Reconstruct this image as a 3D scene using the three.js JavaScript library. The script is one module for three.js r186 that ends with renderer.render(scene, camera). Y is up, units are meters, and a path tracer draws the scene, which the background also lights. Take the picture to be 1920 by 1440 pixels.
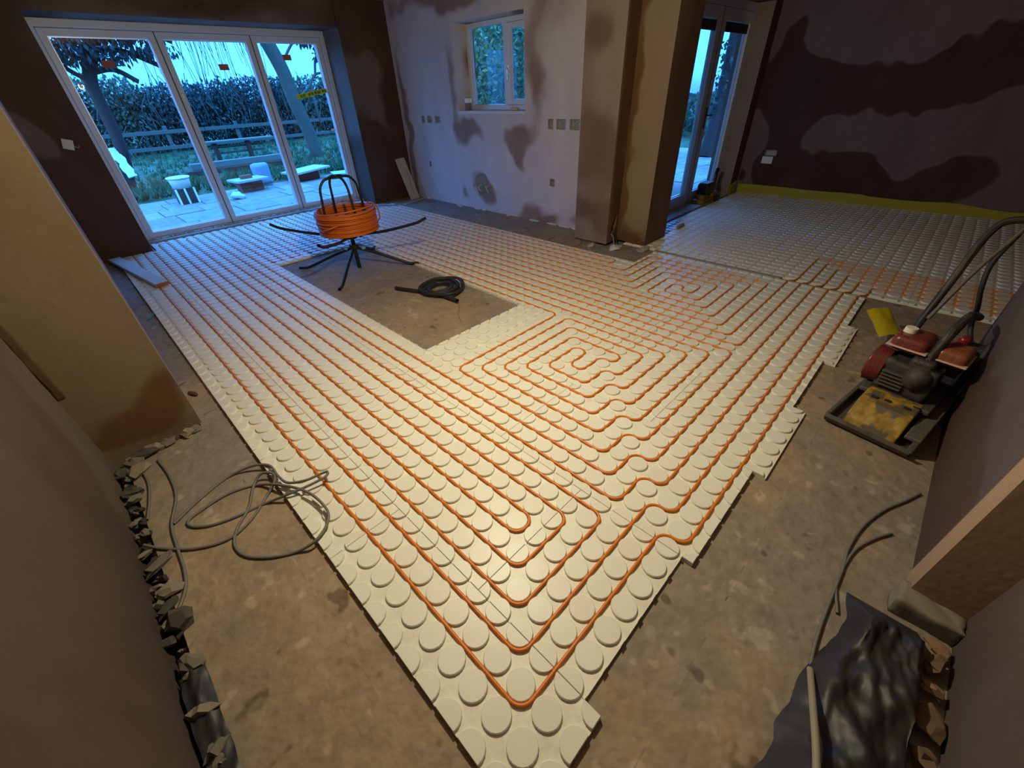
import * as THREE from 'three';
import { mergeGeometries, mergeVertices } from 'three/addons/utils/BufferGeometryUtils.js';
import { RoundedBoxGeometry } from 'three/addons/geometries/RoundedBoxGeometry.js';

// ------------------------------------------------------------------ camera, sky, exposure
const scene = new THREE.Scene();
const FOCAL = 764.8, EYE = new THREE.Vector3(0, 1.43, 0);
const camera = new THREE.PerspectiveCamera(2 * Math.atan(720 / FOCAL) * 180 / Math.PI, 4 / 3, 0.05, 300);
camera.position.copy(EYE);
const yaw = 44.142 * Math.PI / 180, pitch = 35.976 * Math.PI / 180, roll = 2.626 * Math.PI / 180;
const f0 = new THREE.Vector3(Math.sin(yaw), 0, -Math.cos(yaw)), r0 = new THREE.Vector3(Math.cos(yaw), 0, Math.sin(yaw)), u0 = new THREE.Vector3(0, 1, 0);
const FWD = f0.clone().multiplyScalar(Math.cos(pitch)).addScaledVector(u0, -Math.sin(pitch));
const DN0 = u0.clone().multiplyScalar(-Math.cos(pitch)).addScaledVector(f0, -Math.sin(pitch));
const RGT = r0.clone().multiplyScalar(Math.cos(roll)).addScaledVector(DN0, Math.sin(roll));
const DWN = r0.clone().multiplyScalar(-Math.sin(roll)).addScaledVector(DN0, Math.cos(roll));
camera.quaternion.setFromRotationMatrix(new THREE.Matrix4().makeBasis(RGT, DWN.clone().negate(), FWD.clone().negate()));
camera.updateMatrixWorld();

const renderer = new THREE.WebGLRenderer({ antialias: true });
renderer.toneMapping = THREE.LinearToneMapping;
renderer.toneMappingExposure = 1.0;
renderer.shadowMap.enabled = true;

// blue dusk sky, evenly overcast: brighter overhead than at the horizon (1 + 2 sin h) / 3
const SKY = [0.36, 2.2, 7.6];
{
  const w = 256, h = 128, d = new Float32Array(w * h * 4);
  for (let y = 0; y < h; y++) for (let x = 0; x < w; x++) {
    const up = Math.sin((y + 0.5) / h * Math.PI - Math.PI / 2);
    const k = up > 0 ? (1 + 2 * up) / 3 * 1.75 : 0.3;
    const c = 1 + 0.05 * Math.sin(x / w * Math.PI * 6 + up * 9) * Math.cos(x / w * Math.PI * 10 + up * 4);
    const o = (y * w + x) * 4;
    d[o] = SKY[0] * k * c; d[o + 1] = SKY[1] * k * c; d[o + 2] = SKY[2] * k * c; d[o + 3] = 1;
  }
  const t = new THREE.DataTexture(d, w, h, THREE.RGBAFormat, THREE.FloatType);
  t.mapping = THREE.EquirectangularReflectionMapping; t.magFilter = THREE.LinearFilter; t.wrapS = THREE.RepeatWrapping; t.needsUpdate = true;
  scene.background = t;
}
const LAMP_AT = [1.16, 1.75, -1.35], LAMP_POWER = 8.8, LAMP_COLOR = [1.0, 0.92, 0.63];

// ------------------------------------------------------------------ helpers
let seed = 7;
function rnd() { seed = (seed * 1664525 + 1013904223) >>> 0; return seed / 4294967296; }
const rr = (a, b) => a + (b - a) * rnd();
function hash(x, y, s) { let h = (x * 374761393 + y * 668265263 + s * 2147483647) | 0; h = Math.imul(h ^ (h >>> 13), 1274126177); return ((h ^ (h >>> 16)) >>> 0) / 4294967296; }
function vnoise(x, y, s) {
  const xi = Math.floor(x), yi = Math.floor(y), fx = x - xi, fy = y - yi, u = fx * fx * (3 - 2 * fx), v = fy * fy * (3 - 2 * fy);
  return (hash(xi, yi, s) * (1 - u) + hash(xi + 1, yi, s) * u) * (1 - v) + (hash(xi, yi + 1, s) * (1 - u) + hash(xi + 1, yi + 1, s) * u) * v;
}
function fbm(x, y, s, n = 4) { let a = 0, k = 0.5, t = 0; for (let i = 0; i < n; i++) { a += k * vnoise(x, y, s + i * 17); t += k; k *= 0.5; x *= 2.03; y *= 2.03; } return a / t; }
const sstep = (a, b, x) => { const t = Math.min(1, Math.max(0, (x - a) / (b - a))); return t * t * (3 - 2 * t); };
const lerp = (a, b, t) => a + (b - a) * t;

// pixel of the photograph -> point in the place
const ray = (px, py) => new THREE.Vector3().addScaledVector(RGT, (px - 960) / FOCAL).addScaledVector(DWN, (py - 720) / FOCAL).add(FWD);
const onY = (px, py, y = 0) => { const d = ray(px, py); return EYE.clone().addScaledVector(d, (y - EYE.y) / d.y); };

const taken = new Map();
function numbered(n) { const k = taken.get(n) || 0; taken.set(n, k + 1); return k ? `${n}_${String(k).padStart(3, '0')}` : n; }
function shade(o) { o.castShadow = true; o.receiveShadow = true; return o; }
function tag(o, label, category, group) { o.userData.label = label; o.userData.category = category; if (group) o.userData.group = group; return o; }
function thing(name, label, category, pos = [0, 0, 0], turn = 0, group) {
  const o = new THREE.Group(); o.name = numbered(name); o.position.set(...pos); o.rotation.y = turn; scene.add(o); return tag(o, label, category, group);
}
function single(name, geo, mat, label, category, group) { const o = shade(new THREE.Mesh(geo, mat)); o.name = numbered(name); scene.add(o); return tag(o, label, category, group); }
function part(parent, name, geo, mat, label) { const o = shade(new THREE.Mesh(geo, mat)); o.name = name; parent.add(o); if (label) o.userData.label = label; return o; }
function struct(name, geo, mat, label) { const o = shade(new THREE.Mesh(geo, mat)); o.name = name; o.userData.kind = 'structure'; if (label) o.userData.label = label; scene.add(o); return o; }
function structGroup(name, label) { const o = new THREE.Group(); o.name = name; o.userData.kind = 'structure'; if (label) o.userData.label = label; scene.add(o); return o; }

const mat = (r, g, b, rough = 0.85, extra = {}) => new THREE.MeshStandardMaterial({ color: new THREE.Color().setRGB(r, g, b), roughness: rough, ...extra });
const hexm = (h, rough = 0.85, extra = {}) => new THREE.MeshStandardMaterial({ color: h, roughness: rough, ...extra });

function box(x0, x1, y0, y1, z0, z1) { const g = new THREE.BoxGeometry(x1 - x0, y1 - y0, z1 - z0); g.translate((x0 + x1) / 2, (y0 + y1) / 2, (z0 + z1) / 2); return g; }
function rbox(x0, x1, y0, y1, z0, z1, r = 0.01, s = 2) { const g = new RoundedBoxGeometry(x1 - x0, y1 - y0, z1 - z0, s, Math.min(r, (x1 - x0) / 2.01, (y1 - y0) / 2.01, (z1 - z0) / 2.01)); g.translate((x0 + x1) / 2, (y0 + y1) / 2, (z0 + z1) / 2); return g; }
function clean(gs) { return gs.map(g => { const h = g.index ? g.toNonIndexed() : g; for (const k of Object.keys(h.attributes)) if (!['position', 'normal', 'uv'].includes(k)) h.deleteAttribute(k); return h; }); }
function merge(gs) { return mergeGeometries(clean(gs)); }
const V = (x, y, z) => new THREE.Vector3(x, y, z);
function curve(pts, r, seg, rad = 8, closed = false) { return new THREE.TubeGeometry(new THREE.CatmullRomCurve3(pts.map(p => p.isVector3 ? p : V(...p)), closed, 'centripetal'), seg || pts.length * 8, r, rad, closed); }
function rod(a, b, r, seg = 10) { const A = V(...a), B = V(...b), g = new THREE.CylinderGeometry(r, r, A.distanceTo(B), seg); g.applyQuaternion(new THREE.Quaternion().setFromUnitVectors(V(0, 1, 0), B.clone().sub(A).normalize())); g.translate((A.x + B.x) / 2, (A.y + B.y) / 2, (A.z + B.z) / 2); return g; }
function rough(g, amt, freq, s) { // uneven lump: pushes vertices about by noise
  const h = mergeVertices(g.deleteAttribute('normal') && g.deleteAttribute('uv') ? g : g), p = h.attributes.position;
  for (let i = 0; i < p.count; i++) { const x = p.getX(i), y = p.getY(i), z = p.getZ(i); const n = k => fbm(x * freq + k * 7.3 + z * freq * 0.7, y * freq - k * 3.1 + z * freq * 0.4, s + k, 3) - 0.5; p.setXYZ(i, x + n(1) * amt * 2, y + n(2) * amt * 2, z + n(3) * amt * 2); }
  h.computeVertexNormals(); return h;
}
function dataTex(w, h, fn, srgb = true) {
  const d = new Uint8Array(w * h * 4);
  for (let y = 0; y < h; y++) for (let x = 0; x < w; x++) { const c = fn(x, y), o = (y * w + x) * 4; d[o] = Math.max(0, Math.min(255, c[0])); d[o + 1] = Math.max(0, Math.min(255, c[1])); d[o + 2] = Math.max(0, Math.min(255, c[2])); d[o + 3] = 255; }
  const t = new THREE.DataTexture(d, w, h); t.magFilter = THREE.LinearFilter; t.minFilter = THREE.LinearMipmapLinearFilter; t.generateMipmaps = true; t.wrapS = t.wrapT = THREE.RepeatWrapping; if (srgb) t.colorSpace = THREE.SRGBColorSpace; t.needsUpdate = true; return t;
}

// ------------------------------------------------------------------ plaster: drying skim coat, pale where dry, brown where still damp
const BUMP = dataTex(256, 256, (x, y) => { const v = 255 * (0.6 * fbm(x / 20, y / 6, 3, 4) + 0.4 * fbm(x / 3, y / 3, 9, 2)); return [v, v, v]; }, false);
const DRY = [196, 168, 150], DAMP = [112, 74, 52], TONE = 0.76;
// patches: [u, v, ru, rv, strength] in metres from the lower left corner of the wall face; holes in the damp have negative strength
function plaster(W, H, s, patches, o = {}) {
  const k = o.res || 110, w = Math.min(1024, Math.round(W * k)), h = Math.min(1024, Math.round(H * k)), dry = o.dry || DRY, damp = o.damp || DAMP, amt = o.noise ?? 0.5, tone = o.tone || TONE, base = o.base ?? 0, soft = o.soft ?? 0.12;
  const t = dataTex(w, h, (x, y) => {
    const U = x / w * W, Vv = y / h * H;
    const du = (fbm(U * 2.2, Vv * 2.2, s + 40, 3) - 0.5) * 0.35, dv = (fbm(U * 2.2, Vv * 2.2, s + 60, 3) - 0.5) * 0.35;
    let f = base + (fbm(U * 1.3, Vv * 1.0, s, 4) - 0.5) * amt;
    for (const p of patches) { const a = (U + du - p[0]) / p[2], b = (Vv + dv - p[1]) / p[3]; f += p[4] * Math.exp(-(a * a + b * b)); }
    let m = sstep(0.45 - soft, 0.45 + soft, f);
    m = m * (0.86 + 0.28 * (fbm(U * 3, Vv * 3, s + 5, 3) - 0.5) * 2 * 0.5);
    const streak = (fbm(U * 5, Vv * 2.2, s + 11, 3) - 0.5) * 20 + (fbm(U * 40, Vv * 40, s + 13, 2) - 0.5) * 7;
    return [0, 1, 2].map(i => (lerp(dry[i], damp[i], Math.min(1, m)) + streak * (i === 2 ? 0.9 : 1)) * tone);
  });
  t.wrapS = t.wrapT = THREE.ClampToEdgeWrapping; if (!o.unit) t.repeat.set(1 / W, 1 / H);
  const b = BUMP.clone(); if (o.unit) b.repeat.set(W * 0.8, H * 0.8); else b.repeat.set(0.8, 0.8); b.needsUpdate = true;
  return new THREE.MeshStandardMaterial({ map: t, roughness: 0.88, bumpMap: b, bumpScale: 0.0015 });
}
// a wall: outline in metres (x along the wall, y up) with openings, given a thickness behind its face
function wallGeo(W, H, T, holes = [], y0 = 0) {
  const s = new THREE.Shape([new THREE.Vector2(0, y0), new THREE.Vector2(W, y0), new THREE.Vector2(W, H), new THREE.Vector2(0, H)]);
  for (const [x0, x1, a, b] of holes) s.holes.push(new THREE.Path([new THREE.Vector2(x0, a), new THREE.Vector2(x0, b), new THREE.Vector2(x1, b), new THREE.Vector2(x1, a)]));
  return new THREE.ExtrudeGeometry(s, { depth: T, bevelEnabled: false });
}
const H = 2.45;

// ------------------------------------------------------------------ floor and ceiling
const concrete = (() => {
  const W = 8, D = 10, t = dataTex(1600, 2000, (x, y) => {
    const U = x / 1600 * W, Q = y / 2000 * D;
    const a = fbm(U * 0.9, Q * 0.9, 101, 4), b = fbm(U * 4, Q * 4, 103, 4), c = fbm(U * 22, Q * 22, 107, 3), e = fbm(U * 60, Q * 60, 109, 2);
    const mud = sstep(0.42, 0.6, a * 0.6 + b * 0.4);
    let r = lerp(138, 147, mud), g = lerp(126, 127, mud), bl = lerp(113, 103, mud);
    const n = (b - 0.5) * 26 + (c - 0.5) * 22 + (e - 0.5) * 14; r += n; g += n * 0.97; bl += n * 0.92;
    const speck = fbm(U * 15, Q * 15, 131, 3); if (speck > 0.72) { const k = sstep(0.72, 0.8, speck) * 20; r += k; g += k; bl += k; }
    const dark = fbm(U * 11 + 50, Q * 11, 141, 3); if (dark > 0.77) { const k = sstep(0.77, 0.84, dark) * 38; r -= k; g -= k; bl -= k * 0.9; }
    return [r, g, bl];
  });
  t.repeat.set(1 / W, 1 / D); t.offset.set(0.5 / W, 2.4 / D);
  const b = dataTex(512, 512, (x, y) => { const v = 255 * fbm(x / 9, y / 9, 77, 5); return [v, v, v]; }, false); b.repeat.set(0.6, 0.6);
  return new THREE.MeshStandardMaterial({ map: t, roughness: 0.82, bumpMap: b, bumpScale: 0.006 });
})();
{
  const g = new THREE.ExtrudeGeometry(new THREE.Shape([[-0.365, -2.2], [7.4, -2.2], [7.4, 7.12], [0.46, 7.12], [0.46, 6.5], [-0.03, 6.5], [-0.03, 2.42], [-0.365, 2.42]].map(p => new THREE.Vector2(...p))), { depth: 0.2, bevelEnabled: false });
  g.rotateX(-Math.PI / 2); g.translate(0, -0.2, 0);
  struct('floor', g, concrete, 'bare concrete floor slab');
  const sub = box(-0.9, 7.6, -0.3, -0.07, -7.2, 2.3);
  struct('floor_foundation', sub, mat(0.10, 0.085, 0.07, 0.95), 'dark earth below the edge of the slab');
  struct('ceiling', box(-0.9, 7.6, H, H + 0.25, -7.2, 2.3), plaster(8.5, 9.5, 5, [], { base: 0.1, res: 60, unit: true }));
}

// ------------------------------------------------------------------ walls
function placeWall(name, geo, m, x, z, turn, label) { const o = struct(name, geo, m, label); o.position.set(x, 0, z); o.rotation.y = turn; return o; }
const Q = Math.PI / 2;
// left wall beside the camera, face x = -0.42, from z = 0.6 away to z = -2.45
placeWall('wall_left', wallGeo(3.3, H, 0.25, [], -0.07), plaster(3.3, H, 21, [[0.6, 0.4, 0.9, 0.8, 0.7], [2.4, 1.4, 0.8, 0.9, 0.55], [2.2, 0.3, 0.5, 0.3, 0.4]], { base: 0.3, damp: [92, 70, 58], dry: [126, 108, 98] }), -0.67, 0.7, Q, 'left plaster wall beside the near corner');
// the return wall that ends in a lit face at z = -2.45; its long side runs on to the garden wall
{
  const W1 = 0.62;
  const endMat = plaster(W1, H, 33, [[0.46, 0.1, 0.2, 0.13, 0.85], [0.58, 0.25, 0.1, 0.2, 0.7], [0.3, 0.05, 0.22, 0.05, 0.4], [0.3, 1.3, 0.3, 0.5, 0.12]], { base: 0.06, dry: [146, 122, 92], damp: [116, 76, 36], noise: 0.25, soft: 0.2 });
  placeWall('wall_return', wallGeo(W1, H, 0.2, [], -0.06), endMat, -0.64, -2.65, 0, 'plastered end of the return wall, lit by the lamp');
  placeWall('wall_passage', wallGeo(3.9, H, 0.3, [], 0.0), plaster(3.9, H, 35, [[1, 1, 0.6, 0.6, 0.5]], { base: 0.15 }), -0.32, -2.65, Q, 'long side of the return wall');
  struct('wall_return_leak_filler', box(-0.9, -0.33, -0.06, H, -6.5, -2.655), mat(0.2, 0.17, 0.15));  // unseen filler block, added to stop sky light leaking in under the wall
}
// garden wall with the bifold opening, face z = -6.5
const BIF = { x0: 0.455, x1: 3.45, y1: 2.15 };
placeWall('wall_garden', (() => {
  const s = new THREE.Shape([[0, 0], [0.655, 0], [0.655, 2.15], [3.65, 2.15], [3.65, 0], [4.6, 0], [4.6, H], [0, H]].map(p => new THREE.Vector2(...p)));
  return new THREE.ExtrudeGeometry(s, { depth: 0.62, bevelEnabled: false });
})(), plaster(4.6, H, 41, [[0.3, 0.5, 0.5, 0.7, 0.9], [0.45, 1.5, 0.3, 0.35, 0.5], [0.2, 2.1, 0.5, 0.4, 0.6], [0.28, 1.25, 0.14, 0.25, -0.9], [4.05, 0.5, 0.6, 0.7, 0.9], [4.1, 2.2, 0.5, 0.5, 0.9], [3.85, 1.5, 0.16, 0.35, -0.5], [4.08, 1.0, 0.12, 0.4, -0.4], [4.36, 1.0, 0.12, 1.2, 0.8], [2, 2.3, 1.5, 0.2, 0.3]], { base: 0.25, damp: [98, 64, 46], dry: [150, 126, 112] }), -0.2, -7.12, 0, 'garden wall of damp brown plaster round the folding doors');
// kitchen wall with the small window, face x = 4.2, running from z = -6.5 to z = -2.8
const SOCKETS = [[-5.95, 1.1, 0.07, 0.09, 'single socket box nearest the corner, left of the small window'], [-5.79, 1.1, 0.12, 0.09, 'middle socket box of the row left of the small window'], [-5.6, 1.1, 0.13, 0.09, 'socket box left of the small window, closest to it'], [-3.51, 1.08, 0.08, 0.1, 'narrow socket box right of the small window, closest to it'], [-3.36, 1.08, 0.135, 0.1, 'middle socket box of the row right of the small window'], [-3.17, 1.08, 0.135, 0.1, 'socket box right of the small window, hard against the column'], [-3.47, 0.48, 0.075, 0.085, 'single low socket box near the column'], [-5.92, 0.52, 0.05, 0.075, 'single low socket box near the leaning board']];
const WIN = { z0: -5.11, z1: -3.9, y0: 1.17, y1: 2.09 };
placeWall('wall_kitchen', wallGeo(4.1, H, 0.36, [[WIN.z0 + 6.8, WIN.z1 + 6.8, WIN.y0, WIN.y1], ...SOCKETS.map(([z, y, w, h]) => [z - w / 2 + 6.8, z + w / 2 + 6.8, y - h / 2, y + h / 2])]), plaster(4.1, H, 51, [
  [1.95, 0.98, 0.28, 0.12, 0.75], [2.75, 0.98, 0.25, 0.14, 0.75], [2.82, 0.75, 0.12, 0.25, 0.7], [1.75, 0.85, 0.16, 0.16, 0.45], [3.05, 1.5, 0.16, 0.6, 0.5], [1.58, 1.4, 0.1, 0.6, 0.5], [2.08, 0.36, 0.14, 0.14, 0.75], [2.15, 0.15, 0.16, 0.14, 0.6], [1.7, 0.1, 0.14, 0.15, 0.5], [2.9, 0.12, 0.3, 0.14, 0.7], [3.3, 0.08, 0.2, 0.1, 0.6], [3.8, 0.1, 0.25, 0.14, 0.55], [0.45, 0.9, 0.08, 1.2, 0.75], [2.2, 2.42, 2.2, 0.13, 0.7], [1.5, 2.3, 0.5, 0.2, 0.3], [3.75, 1.5, 0.14, 0.5, 0.3], [3.4, 2.2, 0.5, 0.3, 0.35]
], { base: 0.07, noise: 0.5, dry: [196, 184, 180], damp: [132, 104, 88], soft: 0.2, tone: 1.02 }), 4.56, -6.8, -Q, 'kitchen wall of pale drying plaster with the small window');
// column between the kitchen and the far room: two stepped blocks
{
  const cA = plaster(0.42, H, 61, [[0.1, 0.35, 0.3, 0.12, 0.8], [0.25, 0.9, 0.4, 0.3, 0.75], [0.15, 1.75, 0.13, 0.16, 0.6], [0.36, 0.2, 0.1, 0.2, 0.6]], { base: 0.14, noise: 0.4, dry: [184, 160, 140], damp: [140, 106, 84], soft: 0.25 });
  const cA2 = plaster(0.2, H, 63, [[0.12, 1.0, 0.12, 1.3, 0.8]], { base: 0.3, dry: [156, 120, 80], damp: [116, 72, 28], soft: 0.3 });
  const cB = plaster(0.34, H, 65, [[0.1, 0.12, 0.4, 0.14, 0.7], [0.0, 1.0, 0.06, 1.6, 0.9]], { base: 0.06, noise: 0.3, dry: [180, 154, 128], damp: [124, 80, 38], soft: 0.25 });
  const cC = plaster(0.43, H, 67, [[0.2, 0.7, 0.4, 0.7, 0.7], [0.35, 1.9, 0.15, 0.5, 0.5]], { base: 0.25, dry: [160, 124, 98], damp: [118, 80, 56], soft: 0.25 });
  placeWall('wall_column', wallGeo(0.42, H, 0.025, [], 0.03), cA, 3.865, -2.83, -Q, 'column face of mottled pink plaster beside the kitchen');
  const recess = (() => { // slab with an oblong ragged hole cut through it near the floor
    const sh = new THREE.Shape([[0, 0.035], [0.174, 0.035], [0.174, H], [0, H]].map(p => new THREE.Vector2(...p))), hole = new THREE.Path();
    for (let k = 0; k <= 24; k++) { const a = -k / 24 * Math.PI * 2, r = 1 + 0.22 * (fbm(k % 24 * 0.7, 4, 615, 2) - 0.5), u = 0.036 * Math.cos(a) * r, v = 0.13 * Math.sin(a) * r, x = 0.087 + u * 0.87 + v * 0.36, y = 0.185 - u * 0.42 + v * 0.9; if (k) hole.lineTo(x, y); else hole.moveTo(x, y); }
    sh.holes.push(hole); return new THREE.ExtrudeGeometry(sh, { depth: 0.14, bevelEnabled: false });
  })();
  struct('wall_column_pier', box(3.866, 4.04, 0, H, -2.829, -2.552), cC);
  placeWall('wall_column_recess', recess, cA2, 3.866, -2.55, 0, 'recess of damp orange plaster in the column');
  placeWall('wall_column_step', wallGeo(0.34, H, 0.43, [], 0.035), cB, 4.47, -2.41, -Q, 'pale tan step of the column');
  placeWall('wall_column_side', wallGeo(0.43, H, 0.02, [], 0.03), cC, 4.041, -2.089, 0, 'brown side of the column facing the far room');
  struct('wall_column_core', box(4.04, 4.6, 0, H, -2.829, -2.41), cB);
}
// far room: wall with the French doors, face z = -2.36
placeWall('wall_terrace', (() => {
  const s = new THREE.Shape([[0, 0], [0.53, 0], [0.53, 2.16], [2.53, 2.16], [2.53, 0], [2.9, 0], [2.9, H], [0, H]].map(p => new THREE.Vector2(...p)));
  return new THREE.ExtrudeGeometry(s, { depth: 0.36, bevelEnabled: false });
})(), plaster(2.9, H, 71, [[2.7, 1.2, 0.3, 1.8, 0.9], [1.5, 2.4, 2, 0.2, 0.6]], { base: 0.2, damp: [104, 66, 50] }), 4.471, -2.72, 0, 'terrace wall of brown plaster round the French doors');
// far wall with the big dark drying patches, face x = 7.25
placeWall('wall_far', wallGeo(4.7, H, 0.25, [[0.52, 0.67, 0.51, 0.58]]), plaster(4.7, H, 81, [
  [0.45, 1.3, 0.4, 0.36, 1.0], [0.5, 1.8, 0.14, 0.28, 0.75], [0.75, 0.95, 0.3, 0.3, 0.75], [1.1, 1.3, 0.5, 0.22, 0.95], [1.7, 1.2, 0.5, 0.22, 0.9], [2.2, 1.38, 0.45, 0.22, 0.9], [2.7, 1.5, 0.5, 0.3, 0.9], [0.65, 0.3, 0.35, 0.3, 0.85], [1.2, 0.25, 0.4, 0.3, 0.9], [1.6, 0.4, 0.35, 0.25, 0.8], [1.9, 0.2, 0.4, 0.2, 0.85], [2.55, 0.35, 0.4, 0.35, 0.9], [0.85, 0.62, 0.12, 0.2, 0.4], [0.24, 0.23, 0.05, 0.06, 0.7], [0.25, 0.52, 0.08, 0.05, 0.5],
  [1.35, 0.75, 0.34, 0.16, -0.6], [0.32, 0.7, 0.12, 0.4, -0.6], [2.1, 0.8, 0.35, 0.18, -0.6], [1.3, 1.85, 0.6, 0.3, -0.4], [2.05, 0.45, 0.12, 0.12, -0.4]
], { base: 0.02, noise: 0.34, dry: [154, 134, 134], damp: [86, 58, 50], soft: 0.06 }), 7.5, -2.6, -Q, 'far wall of grey plaster with large dark damp patches');
// walls on the camera's right hand
struct('wall_right', box(1.351, 3.05, 0, H, 0.43, 2.0), plaster(1.7, H, 91, [[1.0, 0.1, 1.5, 0.2, 0.9]], { base: 0.1, dry: [112, 96, 94], damp: [96, 68, 54], unit: true }));
struct('wall_right_jamb', box(1.35, 1.45, 0.03, H, 0.412, 0.56), plaster(0.2, H, 93, [], { base: 0.05, dry: [206, 170, 138], damp: [160, 124, 100], unit: true }));
struct('wall_front', box(-0.9, 1.349, -0.07, H, 0.55, 0.8), plaster(2.2, H, 95, [], { base: 0.3, dry: [122, 104, 100], damp: [96, 76, 70], unit: true }));
struct('wall_hall', box(2.9, 7.5, 0, H, 2.0, 2.2), plaster(4.6, H, 97, [], { base: 0.2, unit: true }));

// ------------------------------------------------------------------ glazed openings
const M = {
  upvc: hexm('#d2d4d6', 0.38), gasket: mat(0.01, 0.01, 0.012, 0.6), pane: new THREE.MeshPhysicalMaterial({ color: 0xffffff, roughness: 0.0, transmission: 1, thickness: 0, ior: 1.5, side: THREE.DoubleSide }),
  spacer: mat(0.75, 0.78, 0.8, 0.35, { metalness: 0.6 }), sillBoard: hexm('#c3bfb8', 0.6), chrome: mat(0.55, 0.55, 0.56, 0.3, { metalness: 0.9 }), handleDark: mat(0.05, 0.05, 0.055, 0.4),
  white: mat(0.8, 0.8, 0.78, 0.5), black: mat(0.012, 0.012, 0.014, 0.42), rubber: mat(0.018, 0.018, 0.02, 0.6),
};
function paneXY(x0, x1, y0, y1, z) { const g = new THREE.PlaneGeometry(x1 - x0, y1 - y0); g.translate((x0 + x1) / 2, (y0 + y1) / 2, z); return g; }
// leaf in the plane z: four bars, a pane, bright spacer bars inside the glass edge
function leafXY(parent, x0, x1, y0, y1, z, bar, depth = 0.06) {
  const g = merge([rbox(x0, x0 + bar, y0, y1, z - depth / 2, z + depth / 2, 0.006), rbox(x1 - bar, x1, y0, y1, z - depth / 2, z + depth / 2, 0.006), rbox(x0 + bar - 0.004, x1 - bar + 0.004, y0, y0 + bar, z - depth / 2 + 0.001, z + depth / 2 - 0.001, 0.006), rbox(x0 + bar - 0.004, x1 - bar + 0.004, y1 - bar, y1, z - depth / 2 + 0.001, z + depth / 2 - 0.001, 0.006)]);
  const leaf = part(parent, 'leaf', g, M.upvc);
  part(leaf, 'pane', paneXY(x0 + bar - 0.004, x1 - bar + 0.004, y0 + bar - 0.004, y1 - bar + 0.004, z), M.pane);
  const a = x0 + bar, b = x1 - bar, c = y0 + bar, d = y1 - bar, t = 0.008;
  part(leaf, 'spacer', merge([box(a, a + t, c, d, z - 0.022, z - 0.006), box(b - t, b, c, d, z - 0.022, z - 0.006), box(a + t, b - t, c, c + t, z - 0.022, z - 0.006), box(a + t, b - t, d - t, d, z - 0.022, z - 0.006)]), M.spacer);
  return leaf;
}
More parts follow.
